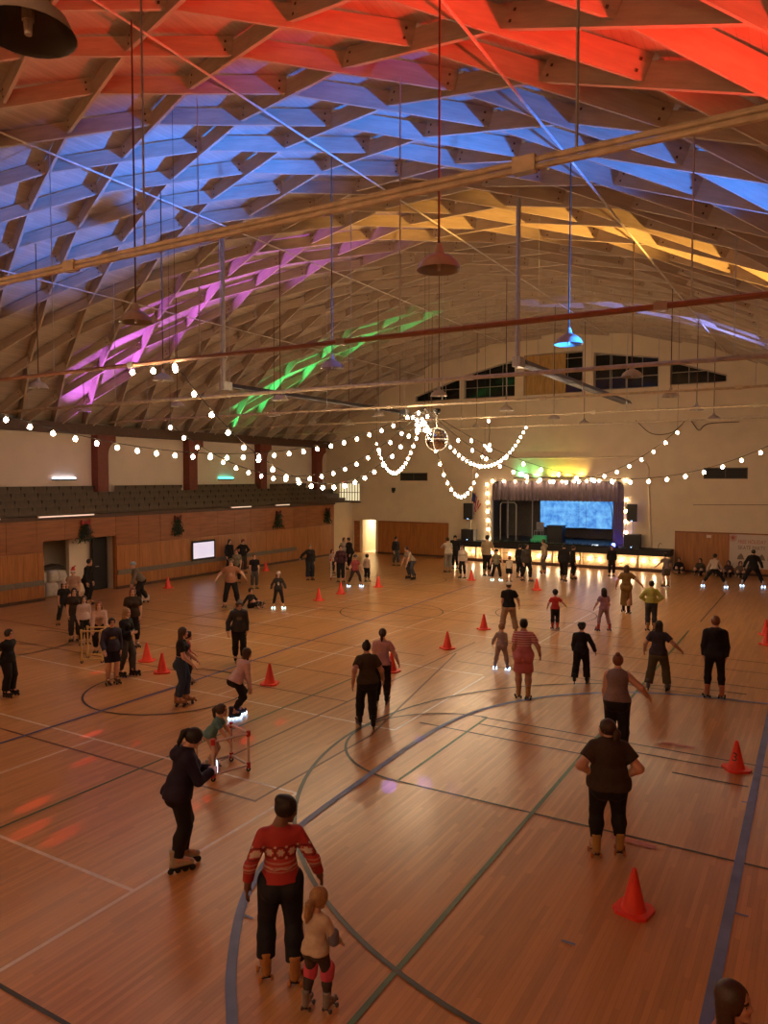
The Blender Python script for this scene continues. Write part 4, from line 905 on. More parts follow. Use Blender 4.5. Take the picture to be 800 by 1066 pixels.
def skate_mesh(kind, joined):
    if (kind, joined) in _skm: return _skm[kind, joined]
    (V, Fc), fr, wh, drop = SK[kind]; b = MB(); b.add(V, [tuple(f) for f in Fc], 0); b.add(fr.v, fr.f, 1)
    rx = Matrix.Rotation(math.pi/2, 4, 'X')
    wm = wheel_mesh(wh[0][3], wh[0][4]); wv = [tuple(rx @ Vector(p)) for p in wm.v]
    if joined:
        for x, y, z, r, w_ in wh: b.add([(p[0]+x, p[1]+y, p[2]+z) for p in wv], wm.f, 2)
    me = b.mesh('skate', [M_black]*3, True)
    wo = MB(); wo.add(wv, wm.f); wme = wo.mesh('wheel', M_black, True)
    _skm[kind, joined] = (me, wme, wh, drop); return _skm[kind, joined]
def cmat(name, col, rough=.8): return mat(name, col, rough, var=.10, scale=22, spec=.2)
SKIN = {'l': mat('skin_light', (.52, .29, .20), .55, var=.05), 'm': mat('skin_tan', (.40, .21, .13), .55, var=.05), 'd': mat('skin_brown', (.17, .08, .045), .5, var=.05)}
LIP = mat('lips', (.36, .09, .07), .5); EYEW = mat('eye_white', (.6, .55, .5), .3); EYED = mat('brow_and_iris', (.025, .015, .01), .5)
HAIRC = {'black': mat('hair_black', (.012, .009, .008), .5, var=.3, scale=20), 'brown': mat('hair_brown', (.045, .022, .012), .5, var=.3, scale=20), 'auburn': mat('hair_auburn', (.16, .05, .022), .5, var=.3, scale=20), 'blond': mat('hair_blond', (.28, .16, .07), .5, var=.3, scale=20), 'grey': mat('hair_grey', (.25, .21, .18), .5)}
def ik(a, b, l1, l2, pole):
    d = b-a; L_ = np.linalg.norm(d); mx = (l1+l2)*.999
    if L_ > mx: b = a+d/L_*mx; L_ = mx
    u = nrm(b-a); x = (l1*l1-l2*l2+L_*L_)/(2*L_); h = math.sqrt(max(l1*l1-x*x, 0)); p = np.array(pole, float); p = p-u*(p@u); return a+u*x+nrm(p)*h, b
def rotz(v, a): c, s = math.cos(a), math.sin(a); return np.array([c*v[0]-s*v[1], s*v[0]+c*v[1], v[2]])
ARM = {'down': (.03, .022, -.312), 'out': (.07, .12, -.265), 'fwd': (.22, .02, -.17), 'fwdlow': (.16, .05, -.25), 'hip': (-.0, -.005, -.215), 'back': (-.12, .10, -.27), 'cross': (.11, -.09, -.155), 'phone': (.19, -.07, -.10), 'wideout': (.06, .20, -.20), 'reach': (.28, .0, -.05), 'floor': (-.1, .16, -.27)}
POLE = {'hip': (-.45, 1.0, .0), 'cross': (0, .6, -1), 'phone': (-.2, .6, -1)}
def person(label, px, H, face, top=None, bottom=None, hair=('short', 'black'), skin='l', hat=None, skate=('quad', (.35, .2, .09)), pose='stand', arms=('down', 'down'), lean=3, crouch=0.0, feet=None,
           head=(0, 0), g=1.0, fem=True, twist=0, extra=None, led=None, pelvis=None, pos=None, pattern=None, hipw=1.0, near=False, side=0, footyaw=(8, -8)):
    p = np.array(pos if pos is not None else onz(*px)); p[2] = 0 if pos is None else pos[2]
    vd = math.atan2(-p[1], -p[0])                     # towards the camera on the ground
    heading = vd+math.radians(face)
    dist = math.hypot(p[0], p[1]); vox = min(max(dist*.0010, .0085), .019)
    hf = .132 if H > 1.5 else .132+(1.5-H)*.10
    B = H*(1-hf)/.868; hh = hf*H*1.03
    SL = .165*B if H > 1.4 else .175*B
    kind = skate[0] if skate else None; drop = (SK[kind][3]*SL) if kind else .012
    base = drop
    ank = base+.05*B
    ft = feet or [(0, .065), (0, -.065)]
    F_ = []
    for i, f in enumerate(ft): F_.append(np.array([f[0]*B, f[1]*B, (f[2] if len(f) > 2 else 0)*B+ank]))
    ph = (.53-crouch)*B+base if pelvis is None else pelvis*B
    p0 = np.array([0, 0, ph]); ml = max(np.linalg.norm(F_[i]-(p0+np.array([0, (.05, -.05)[i]*B, 0]))) for i in range(2))
    while pelvis is None and ml > .484*B:
        p0[2] -= .006; ml = max(np.linalg.norm(F_[i]-(p0+np.array([0, (.05, -.05)[i]*B, 0]))) for i in range(2))
    la, sa = math.radians(lean), math.radians(side)
    u = nrm((math.sin(la), math.sin(sa), math.cos(la)*math.cos(sa))); f = nrm(np.array([math.cos(la), 0, -math.sin(la)])); l = np.cross(u, f); f = np.cross(l, u)
    tw = math.radians(twist); fs = f*math.cos(tw)+l*math.sin(tw); ls = l*math.cos(tw)-f*math.sin(tw)
    def T(z, x=0, y=0, up=False): return p0+B*(u*z+(fs if up else f)*x+(ls if up else l)*y)
    sw = .093 if fem else .102; sw *= (1+.25*(g-1))
    sh = [T(.25, 0, s*sw, True) for s in (1, -1)]; hip = [T(-.005, 0, s*.05*hipw) for s in (1, -1)]
    knee, foot, elb, wr = [], [], [], []
    for i in range(2):
        fy = math.radians(footyaw[i]); pole = np.array([math.cos(fy), math.sin(fy), .0]) if pelvis is None else np.array([.3, (.25, -.25)[i], 1.0])
        k_, e_ = ik(hip[i], F_[i], .245*B, .242*B, pole); knee.append(k_); foot.append(e_)
        s = (1, -1)[i]; am = arms[i]; tgt = ARM[am] if isinstance(am, str) else am; po = POLE.get(am, (-.8, .45, -.2)) if isinstance(am, str) else (-.6, .5, -.5)
        if len(tgt) == 4: t3 = rotz(np.array(tgt[1:])-p, -heading)
        else: t3 = sh[i]+B*(fs*tgt[0]+ls*s*tgt[1]+np.array([0, 0, tgt[2]]))
        pl = fs*po[0]+ls*s*po[1]+np.array([0, 0, po[2]])
        a_, b_ = ik(sh[i], t3, .172*B, .152*B, pl); elb.append(a_); wr.append(b_)
    G = g
    def torso(inf=0.0, hem=None, hemr=0.0, cutz=None):
        i = inf*B; q = .74+.12*(G-1)*2; q = min(q, .95)
        pr = [cone(T(0, 0, .042*hipw), T(0, 0, -.042*hipw), .074*B*G+i, n=f, q=.9), cone(T(.0), T(.10), .086*B*G*hipw**.5+i, .073*B*G+i, n=f, q=q), cone(T(.10), T(.215, 0, 0, True), .074*B*G+i, .089*B*(1+.6*(G-1))+i, n=fs, q=.72 if G < 1.15 else .9),
              cone(T(.238, 0, .07, True), T(.238, 0, -.07, True), .045*B+i, n=fs, q=.95)]
        if fem and H > 1.45: pr += [ell(T(.195, .05, y, True), np.full(3, .042*B*G)+i) for y in (.042, -.042)]
        pr += [ell(T(-.035, -.03, y), np.full(3, .064*B*G*hipw**.5)+i) for y in (.043, -.043)]
        return pr
    def arm(i, inf=0.0, up=1.0, lo=1.0, flare=0.0):
        n_ = inf*B; gr = 1+.55*(G-1); out = []
        e_ = sh[i]+(elb[i]-sh[i])*up
        out.append(cone(sh[i], e_, .036*B*gr+n_, (.036-.008*up)*B*gr+n_+flare*B*(lo <= 0), cut=None if lo > 0 else [(e_, nrm(e_-sh[i]))]))
        if lo > 0:
            w_ = elb[i]+(wr[i]-elb[i])*lo; out.append(cone(elb[i], w_, .029*B*gr+n_, (.029-.009*lo)*B*gr+n_+flare*B, cut=[(w_, nrm(wr[i]-elb[i]))] if inf else None))
        return out
    def leg(i, inf=0.0, lo=1.0, flare=0.0, thigh=1.0):
        n_ = inf*B; gr = 1+.75*(G-1); k2 = hip[i]+(knee[i]-hip[i])*thigh; ax_ = nrm(foot[i]-knee[i]); bk = nrm(np.cross(ax_, np.cross(nrm(knee[i]-hip[i])+np.array([.5, 0, 0]), ax_)))*-.008*B
        out = [cone(hip[i], k2, .064*B*gr*hipw+n_, (.064-.024*thigh)*B*gr+n_+flare*B*(lo <= 0), cut=[(k2, nrm(k2-hip[i]))] if lo <= 0 else None)]
        if lo > 0:
            cm = knee[i]+(foot[i]-knee[i])*.38+bk; out.append(cone(knee[i], cm, .039*B*gr+n_, .042*B*gr+n_))
            en = knee[i]+(foot[i]-knee[i])*lo; out.append(cone(cm, en, .042*B*gr+n_, (.042-.015*lo)*B*gr+n_+flare*B, cut=[(en, ax_)]))
        return out
    neckb = T(.30, .0, 0, True); hn = math.radians(head[0]); hpt = math.radians(head[1])
    hd = nrm(rotz(nrm(np.array([fs[0], fs[1], 0])), hn)); hx = nrm(hd*math.cos(hpt)-np.array([0, 0, math.sin(hpt)])); hz0 = nrm(u*.45+np.array([0, 0, .55])); hy = nrm(np.cross(hz0, hx)); hz = np.cross(hx, hy)
    HO = neckb+nrm(u*.6+np.array([0, 0, .4]))*.019*B+hx*.02*B
    HMx = Matrix.Identity(4)
    for r in range(3): HMx[r][0] = hx[r]*hh; HMx[r][1] = hy[r]*hh; HMx[r][2] = hz[r]*hh; HMx[r][3] = HO[r]
    pr = torso()+[cone(T(.245, 0, 0, True), neckb, .056*B, .036*B), cone(neckb, HO+hz*hh*.15-hx*hh*.1, .035*B, .034*B)]
    for i in range(2): pr += arm(i)+leg(i)+[cone(foot[i], foot[i]+rotz(np.array([.08*B, 0, -.02*B]), math.radians(footyaw[i])), .026*B, .022*B)]
    V, Fc = sdf_mesh(pr, vox, .022*B); MI = np.zeros(len(Fc), int)
    A_ = np.array([hx, hy, hz])*hh; V2 = HV@A_+HO
    VV = [V, V2]; FF = [Fc, HF+len(V)]; MM = [MI, HM]; nv = len(V)+len(V2)
    for i in range(2):
        hv, hfc = hand(.35 if arms[i] not in ('hip', 'cross') else .2); s = (1, -1)[i]; hl = .105*B*1.05
        dx = nrm(wr[i]-elb[i]); inn = -ls*s; pz = nrm(inn-dx*(inn@dx))             # palm faces the body
        if arms[i] in ('fwd', 'fwdlow', 'reach', 'floor'): inn = np.array([0, 0, -1.0]); pz = nrm(inn-dx*(inn@dx))
        zz = -pz; yy = np.cross(zz, dx); thumb = nrm(fs*1.0+np.array([0, 0, .2])); sg = 1 if yy@thumb > 0 else -1
        hv2 = hv.copy(); hv2[:, 1] *= sg; R_h = np.array([dx, yy, zz])*hl; q = hv2@R_h+wr[i]-dx*.006*B
        VV.append(q); FF.append((hfc if sg > 0 else hfc[:, ::-1])+nv); MM.append(np.zeros(len(hfc), int)); nv += len(q)
    me = np_mesh('person', np.concatenate(VV), np.concatenate(FF), [SKIN[skin], LIP, EYEW, EYED], np.concatenate(MM))
    P = obj('person', me); P.location = p; P.rotation_euler = (0, 0, heading); tag(P, label, 'person')
    # clothing
    if top:
        kind_t, col = top[0], top[1]; loose = top[2] if len(top) > 2 else .012
        hemz = {'tshirt': -.035, 'long': -.03, 'hoodie': -.045, 'tank': -.01, 'crop': .085, 'sweater': .012, 'dress': .0, 'jacket': -.06}[kind_t]
        pr = torso(loose)
        if kind_t == 'sweater': pr.append(cone(T(.07), T(-.03), .088*B*G+loose*B, .104*B*G+loose*B, n=f, q=.98))
        if hemz < 0: pr.append(cone(T(.06), T(hemz-.03), .088*B*G*hipw**.5+loose*B, .094*B*G*hipw**.5+loose*B*1.2, n=f, q=.9))
        if kind_t in ('long', 'hoodie', 'sweater', 'jacket'):
            for i in range(2): pr += arm(i, min(loose*.6, .011), 1, .93, .002)
        elif kind_t in ('tshirt', 'dress', 'crop'):
            for i in range(2): pr += arm(i, loose*.75, .62, 0, .004)
        pr.append(cone(T(.25, 0, 0, True), T(.285, 0, 0, True), .058*B+.5*loose*B, .040*B+.4*loose*B))
        if kind_t == 'hoodie': pr.append(cone(T(.275, -.05, .05, True), T(.275, -.05, -.05, True), .035*B)); pr.append(ell(T(.255, -.065, 0, True), (.05*B, .06*B, .05*B)))
        cuts = [] if kind_t == 'dress' else [(T(hemz), -u)]
        if kind_t == 'dress':
            hl_ = top[3] if len(top) > 3 else .22
            pr = [q_ for q_ in pr]; kn = (knee[0]+knee[1])/2; dn = nrm(kn-p0); end = p0+(np.array([0, 0, -1.0])*.5+dn*.5)*hl_*B
            pr += [cone(T(.04), end, .088*B*G+loose*B, .11*B*G+loose*B, n=f, q=.85, cut=[(end, nrm(end-p0))])]
            cuts = [(end, nrm(end-p0))] if hl_ < .3 else [(end, nrm(end-p0))]
        vx = vox*(.62 if pattern else 1.0)
        V, Fc = sdf_mesh(pr, vx, .013*B, cuts=cuts)
        nm_ = {'tshirt': 't_shirt', 'long': 'long_sleeve_top', 'hoodie': 'hoodie', 'tank': 'tank_top', 'crop': 'crop_top', 'sweater': 'sweater', 'dress': 'dress', 'jacket': 'jacket'}[kind_t]
        if pattern:
            me = np_mesh(nm_, V, Fc, [attr_mat(pattern+'_knit')]); cl = np.ones((len(V), 4), np.float32)
            loc = np.array([((v-p0)@u, (v-p0)@ls, (v-p0)@fs) for v in V])/B; cl[:, :3] = pattern_color(pattern, loc)
            a = me.color_attributes.new('knit', 'FLOAT_COLOR', 'POINT'); a.data.foreach_set('color', cl.ravel())
        else: me = np_mesh(nm_, V, Fc, [cmat('cloth_%d_%d_%d' % tuple(int(c*1000) for c in col), col)])
        obj(nm_, me, P)
    if bottom:
        kind_b, col = bottom[0], bottom[1]
        if kind_b in ('pants', 'jeans', 'leggings', 'wide', 'shorts', 'flare'):
            inf, fl, lo, th = {'pants': (.012, .003, .90, 1), 'jeans': (.011, .006, .92, 1), 'leggings': (.004, 0, .80, 1), 'wide': (.017, .016, .96, 1), 'shorts': (.016, .006, 0, .92), 'flare': (.012, .012, .84, 1)}[kind_b]
            pr = [cone(T(0, 0, .042*hipw), T(0, 0, -.042*hipw), .074*B*G+inf*B*.6, n=f, q=.9), cone(T(.0), T(.09), .087*B*G*hipw**.5+.004*B, .077*B*G+.004*B, n=f, q=.8+.1*(G > 1.1))]
            pr += [ell(T(-.035, -.03, y), np.full(3, .066*B*G*hipw**.5)+inf*B*.4) for y in (.043, -.043)]
            for i in range(2): pr += leg(i, inf, lo, fl, th)
            V, Fc = sdf_mesh(pr, vox, .014*B, cuts=[(T(.08), u)])
            nm_ = {'pants': 'trousers', 'jeans': 'jeans', 'leggings': 'leggings', 'wide': 'wide_trousers', 'shorts': 'shorts', 'flare': 'jeans'}[kind_b]
        else:
            end = p0-np.array([0, 0, (.40 if kind_b == 'longskirt' else .2)*B]); V, Fc = sdf_mesh([cone(T(.06), T(-.02), .082*B*G, .095*B*G, n=f, q=.85), cone(T(-.02), end, .098*B*G, .115*B*G, n=f, q=.9, cut=[(end, (0, 0, -1))])], vox, .02*B, cuts=[(T(.07), u)]); nm_ = 'skirt'
        obj(nm_, np_mesh(nm_, V, Fc, [cmat('cloth_%d_%d_%d' % tuple(int(c*1000) for c in col), col)]), P)
    if hair:
        V, Fc, mi = head_piece(hair[0]); key = ('hair', hair)
        if key not in _hm: _hm[key] = np_mesh('hair', V, Fc, [HAIRC[hair[1]]])
        obj('hair', _hm[key], P, mw=HMx)
    if hat:
        V, Fc, mi = head_piece(hat[0]); obj(hat[0], np_mesh(hat[0], V, Fc, [cmat('hat_%d_%d_%d' % tuple(int(c*1000) for c in hat[1]), hat[1], .5), mat('white_fluff', (.6, .55, .5), .9)], mi), P, mw=HMx)
    # skates or shoes
    if kind:
        me, wme, wh, dr = skate_mesh(kind, not near); cb = cmat('boot_%d_%d_%d' % tuple(int(c*1000) for c in skate[1]), skate[1], .5)
        wcol = emat('led_wheel_%d' % int(led[2]*100), led, 4.0) if led else (cmat('wheel_%d' % int(skate[2][0]*100), skate[2], .4) if len(skate) > 2 else M_black)
        for i in range(2):
            fy = math.radians(footyaw[i]); pit_ = 0.0
            if len(ft[i]) > 2 and ft[i][2] > .02: pit_ = math.radians(25)
            sm = Matrix.Translation(Vector(foot[i])-Vector((0, 0, .05*B))) @ Matrix.Rotation(fy, 4, 'Z') @ Matrix.Rotation(pit_, 4, 'Y') @ Matrix.Scale(SL, 4)
            if pelvis is not None: sm = Matrix.Translation(Vector(foot[i])) @ Matrix.Rotation(fy, 4, 'Z') @ Matrix.Rotation(math.radians(-75), 4, 'Y') @ Matrix.Scale(SL, 4)
            o = obj('skate', me, P, mw=sm)
            for s_, m_ in zip(o.material_slots, (cb, M_black, wcol)): s_.link = 'OBJECT'; s_.material = m_
            if near:
                for x, y, z, r, w_ in wh:
                    wo = obj('wheel', wme, o, loc=(x, y, z)); wo.material_slots[0].link = 'OBJECT'; wo.material_slots[0].material = wcol
    return P, dict(B=B, T=T, wr=wr, elb=elb, knee=knee, foot=foot, hip=hip, HO=HO, hh=hh, p=p, heading=heading, f=fs, l=ls, u=u)
def pattern_color(pt, L_):
    z, y, x = L_[:, 0], L_[:, 1], L_[:, 2]; n = len(L_); red = np.array([.34, .025, .022]); wht = np.array([.55, .42, .34])
    if pt == 'nordic':
        c = np.tile(red, (n, 1)); ang = np.where(np.abs(y) > .115, x*1.0+y*.0, y); w = .062
        t = np.mod(ang+.031, w)-w/2; dz = z-.172; r = np.hypot(t, dz); th = np.arctan2(dz, t)
        star = r < .0135*(1+.55*np.abs(np.cos(3*th)))
        ring = (np.abs(r-.030) < .0035) & (np.abs(dz) < .034)
        dots = (np.hypot(np.mod(ang, w)-w/2, np.abs(dz)-.030) < .007)
        c[star | dots] = wht; c[ring] = [.12, .012, .012]
        for zz in (.118, .098, .078): c[np.abs(z-zz) < .004] = [.42, .17, .12]
        zig = np.abs(z-.088-.008*np.abs(np.mod(ang*28, 2)-1)) < .003; c[zig] = wht*.8
        return c
    if pt == 'stripes':
        c = np.tile(np.array([.42, .12, .12]), (n, 1)); c[(z > .12) & (np.mod(z, .03) < .009)] = [.55, .40, .36]; return c
    base, ink, zc, hw = {'goldprint': ((.018, .013, .03), (.30, .19, .05), .165, (.048, .024)), 'skullprint': ((.02, .017, .016), (.40, .34, .30), .15, (.034, .05)), 'crestprint': ((.016, .014, .013), (.09, .07, .06), .17, (.05, .03)), 'tanprint': ((.28, .12, .065), (.42, .24, .14), .15, (.035, .035))}[pt]
    c = np.tile(np.array(base), (n, 1)); r = np.hypot(y/hw[0], (z-zc)/hw[1]); c[(x > .02) & (r < 1) & (np.abs(np.sin(r*7)) > .25)] = ink
    return c
# ------------------------------------------------------------------ cones and skating aids
M_cone = mat('cone_orange', (.75, .055, .03), .45, var=.08)
b = MB(); b.lathe([(.135, .03), (.12, .06), (.028, .45), (.024, .47), (.012, .47)], n=20); CONE_B = b.mesh('cone_body', M_cone, True)
b = MB(); oc = [(.19, .12), (.12, .19), (-.12, .19), (-.19, .12), (-.19, -.12), (-.12, -.19), (.12, -.19), (.19, -.12)]; b.prism(oc, 2, .0, .032); CONE_P = b.mesh('cone_base', M_cone)
b = MB(); b.lathe([(.0245, .43), (.033, .43), (.033, .445), (.0245, .445)], n=12); CONE_C = b.mesh('cone_collar', M_cone, True)
CONES = [(660, 950, 'in front of the woman with hands on her hips'), (767, 803, 'numbered 3 by the blue tape line'), (281, 714, 'beside the girl with glowing skates'), (153, 690, 'just behind the navy hoodie boy'), (169, 702, 'next to the girl in flared jeans'),
         (408, 701, 'beside the girl in the pink t-shirt'), (466, 677, 'alone before the striped dress woman'), (504, 657, 'by the man in the white cap'), (491, 606, 'in front of the white-shirted girl near the stage'), (559, 616, 'between the stage group and the red shirt boy'),
         (332, 627, 'alone between the court lines left of the walker group'), (355, 620, 'in front of the red and white walker group'), (394, 613, 'right of the red and white walker group'), (175, 614, 'against the panelled wall near the blue helmet'), (277, 596, 'against the wall past the television'), (798, 663, 'standing behind another by the tape line'), (799, 673, 'standing before another by the tape line'), (51, 622, 'at the edge of the storage opening')]
for u, v, lab in CONES:
    q = onz(u, v-2); e = tag(empty('traffic_cone', (q[0], q[1], .001), rng.uniform(0, 1.5)), 'orange traffic cone '+lab, 'cone', 'orange floor cones')
    obj('cone_base', CONE_P, e); obj('cone_body', CONE_B, e); obj('cone_collar', CONE_C, e)
    if 'numbered' in lab:
        a = math.atan2(-q[1], -q[0])-e.rotation_euler.z-.3; sl = math.atan2(.092, .39)
        mw = Matrix.Rotation(a, 4, 'Z') @ Matrix.Translation((.086, 0, .22)) @ Matrix.Rotation(-sl, 4, 'Y') @ Matrix.Rotation(math.pi/2, 4, 'Z') @ Matrix.Rotation(math.pi/2, 4, 'X')
        obj('numeral', text_mesh('3', .19, P_bk, .004, 'numeral'), e, mw=mw)
def walker(u, v, rz, w_, d_, h_, mc, jc, lab):
    q = onz(u, v); e = tag(empty('skate_walker', (q[0], q[1], 0), rz), lab, 'walker', 'skating aid frames')
    z0 = .09; r = .022; C4 = [(-d_/2, -w_/2), (d_/2, -w_/2), (d_/2, w_/2), (-d_/2, w_/2)]
    for x, y in C4: MB().tube([(x, y, z0), (x, y, h_)], r, n=8).build('upright', mc, e)
    for a, c in ((0, 1), (2, 3), (1, 2)):
        MB().tube([(*C4[a], z0+.02), (*C4[c], z0+.02)], r, n=8).build('lower_rail', mc, e); MB().tube([(*C4[a], h_), (*C4[c], h_)], r, n=8).build('upper_rail', mc, e)
    for x, y in C4:
        for z in (z0+.02, h_): MB().lathe([(.001, -.05), (.033, -.045), (.036, 0), (.033, .045), (.001, .05)], c=(x, y, z), n=10).build('elbow_joint', jc, e)
        wv = wheel_mesh(.04, .03); rx = Matrix.Rotation(math.pi/2, 4, 'X'); wb = MB(); wb.add([tuple(rx @ Vector(p_)+Vector((x, y, .04))) for p_ in wv.v], wv.f); wb.build('caster', M_black, e)
    return e
PVC = mat('white_pvc', (.55, .45, .40), .45); PVR = mat('red_joint', (.45, .03, .03), .45); PVY = mat('yellow_pvc', (.50, .33, .12), .5)
q1, q2 = onz(218.5, 814), onz(246, 806)
walker(232, 803, math.atan2(q2[1]-q1[1], q2[0]-q1[0])+math.pi/2*0, .55, .62, .62, PVC, PVR, 'white pipe walker with red joints pushed by the child in teal')
walker(99, 688, math.radians(35), .5, .5, .82, PVY, PVY, 'yellow pipe walker with a girl leaning over it')
walker(352, 604, math.radians(120), .62, .55, .95, PVC, PVR, 'white pipe walker with red corners pushed by the group near the far wall')
# ------------------------------------------------------------------ people
def HT(px, vh):
    p = onz(*px); lo, hi = 0.2, 2.6
    for _ in range(40):
        m_ = (lo+hi)/2; d = np.array([p[0], p[1], m_])-CAM; v = CY-F_PX*(d@UP)/(d@FW)
        if v > vh: lo = m_
        else: hi = m_
    return lo
HLOG = []
def pp(label, px, vh, face, **kw):
    h = kw.pop('H', None) or HT(px, vh)-(.075 if kw.get('skate', 1) else .015); HLOG.append((label, round(h, 2)))
    return person(label, px, h, face, **kw)
BLK = (.014, .012, .013); BLK2 = (.02, .017, .016); TAN = (.30, .17, .07); SPR = [(0, .14), (0, -.14)]; STR = [(.10, .06), (-.12, -.06, .0)]
SIT = dict(pelvis=.09, feet=[(.40, .07, -.02), (.38, -.07, -.02)], footyaw=(10, -10))
woman, J1 = pp('woman in red patterned sweater and dark jeans leading a small child by the hand', (293, 1021), 829, 182, top=('sweater', (.34, .03, .02), .010), pattern='nordic', g=.95, bottom=('flare', (.014, .015, .02)), hair=('bun', 'black'), skin='d', skate=('quad', (.34, .16, .05), (.5, .2, .05)),
    arms=((.0, .09, -.29), (.03, .13, -.27)), head=(-82, 16), feet=[(.02, .085), (-.05, -.075)], near=True, hipw=1.05, lean=4)
HW = rotz(J1['wr'][1]+(J1['wr'][1]-J1['elb'][1])*.35, J1['heading'])+J1['p']
child, J2 = pp('small child in cream top and pink knee pads led by the hand', (329, 1053), 922, 150, top=('long', (.50, .40, .31), .014), bottom=('leggings', (.06, .045, .04)), hair=('lowpony', 'blond'), skate=('quad', (.22, .2, .19), (.12, .1, .1)), arms=(('w', *HW), 'fwdlow'), feet=[(-.02, .085), (.04, -.095)], near=True, head=(-15, 12))
M_kp = mat('pink_pad', (.55, .07, .12), .6); M_ep = mat('grey_blue_pad', (.12, .12, .18), .6)
for i in range(2):
    V, Fc = sdf_mesh([cone(J2['knee'][i]-np.array([0, 0, .035]), J2['knee'][i]+np.array([.01, 0, .035]), .062, .066)], .012, .01); obj('knee_pad', np_mesh('knee_pad', V, Fc, [M_kp]), child)
V, Fc = sdf_mesh([cone(J2['elb'][1]-np.array([0, 0, .03]), J2['elb'][1]+np.array([0, 0, .03]), .05, .05)], .01, .01); obj('elbow_pad', np_mesh('elbow_pad', V, Fc, [M_ep]), child)
q = onz(757, 1030, 1.60)
person('woman with long dark hair and a pink top at the foot of the balcony', None, 1.60, 78, top=('tshirt', (.38, .16, .15)), bottom=('jeans', (.03, .035, .05)), hair=('long', 'brown'), skin='l', skate=('quad', (.3, .25, .2)), pos=(q[0], q[1], 0), head=(0, -6), near=True)
w4, J4 = pp('woman in navy hoodie and black leggings on cream inline skates looking at her phone', (187, 905), 756, 100, top=('hoodie', (.020, .016, .034), .022), bottom=('pants', BLK), hair=('pony', 'black'), skin='l', skate=('inline', (.36, .30, .22)), arms=('phone', 'phone'), head=(-5, 30), lean=12, feet=[(.03, .05), (-.03, -.05)], near=True, footyaw=(0, 0))
wm = w4.matrix_basis; pp4 = (J4['wr'][0]+J4['wr'][1])/2+J4['f']*.07+np.array([0, 0, .05])
V4 = Matrix.Translation(Vector(J4['p'])) @ Matrix.Rotation(J4['heading'], 4, 'Z') @ Vector(pp4)
ph = tag(empty('phone', V4, J4['heading']), 'black phone with a glowing screen held by the navy hoodie woman', 'phone')
MB().box((0, -.04, -.08), (.012, .04, .08)).build('case', M_black, ph); MB().box((-.003, -.036, -.07), (.0, .036, .07)).build('display', emat('phone_glow', (.75, .8, 1.0), 1.6), ph)
pp('child in teal shirt bending over a pipe walker', (219, 802), 742, 75, H=1.12, top=('tshirt', (.10, .22, .24)), bottom=('leggings', (.42, .27, .22)), hair=('pony', 'brown'), arms=('fwd', 'fwd'), lean=32, crouch=.03, skate=('quad', (.3, .28, .28)), near=True)
pp('girl in pale pink top crouching on glowing inline skates', (246, 747), 672, 115, H=1.45, top=('long', (.52, .35, .34)), bottom=('leggings', BLK), hair=('bob', 'brown'), arms=('fwdlow', 'down'), lean=30, crouch=.07, skate=('inline', (.02, .03, .08)), led=(.45, .72, 1.0), feet=[(.06, .05), (-.08, -.05)], near=True)
pp('man in black hoodie looking down with gloves in his hand', (249, 690), 624, 8, pattern='crestprint', top=('hoodie', BLK2, .020), bottom=('pants', BLK), hair=('curly', 'brown'), fem=False, skate=('inline', BLK), head=(5, 22), feet=[(.05, .06), (-.06, -.05)], arms=('down', (.05, .08, -.29)))
pp('girl in black crop top and flared blue jeans', (189, 734), 652, 82, top=('crop', BLK), bottom=('flare', (.035, .05, .09)), hair=('long', 'brown'), arms=('fwdlow', 'fwdlow'), skate=('quad', (.3, .14, .06)), feet=[(.05, .05), (-.04, -.05)])
pp('child in red t-shirt behind the girl in flared jeans', (195, 712), 656, 95, top=('tshirt', (.36, .04, .04)), bottom=('pants', BLK), hair=('short', 'black'), arms=('fwdlow', 'down'))
pp('teen in dark brown top skating past with arms loose', (383, 758), 667, 192, top=('tshirt', (.045, .033, .018), .018), bottom=('pants', BLK), hair=('topknot', 'black'), skin='m', skate=('inline', BLK), arms=('back', 'out'), lean=10, feet=[(.09, .08), (-.08, -.05)], near=True)
pp('girl in pink t-shirt with a dark ponytail skating away', (398, 733), 654, 172, top=('tshirt', (.44, .25, .24)), bottom=('pants', BLK), hair=('pony', 'brown'), skate=('inline', BLK), arms=('down', 'out'), lean=8)
pp('woman in pink striped dress on tan quad skates', (545, 727), 644, 182, top=('dress', (.4, .1, .1), .014, .22), pattern='stripes', hair=('bun', 'black'), skin='m', skate=('quad', TAN), arms=('down', 'out'), feet=[(0, .06), (-.05, -.06)], near=True, g=1.08, hipw=1.08)
pp('toddler in grey on glowing skates beside the striped dress woman', (522, 697), 647, 172, top=('long', (.30, .23, .20)), bottom=('pants', (.28, .21, .18)), hair=('short', 'blond'), arms=('out', 'down'), skate=('quad', (.2, .2, .3)), led=(.45, .55, 1.0), feet=SPR)
pp('man in black t-shirt, khaki trousers and white cap', (530, 660), 605, 190, top=('tshirt', BLK, .018), bottom=('wide', (.30, .21, .14)), hat=('cap', (.5, .45, .4)), hair=('short', 'brown'), fem=False, arms=('down', 'out'), lean=8, feet=SPR)
pp('boy in red t-shirt and black helmet', (578, 655), 613, 178, top=('tshirt', (.42, .035, .03)), bottom=('pants', BLK), hat=('helmet', BLK), hair=('short', 'black'), arms=('out', 'wideout'), skate=('quad', (.35, .03, .03)), lean=8)
pp('girl in lilac top and leggings with long dark hair', (629, 657), 611, 200, top=('tshirt', (.30, .17, .23)), bottom=('leggings', (.32, .20, .21)), hair=('long', 'black'), arms=('out', 'down'), skate=('quad', (.4, .08, .06)), feet=SPR)
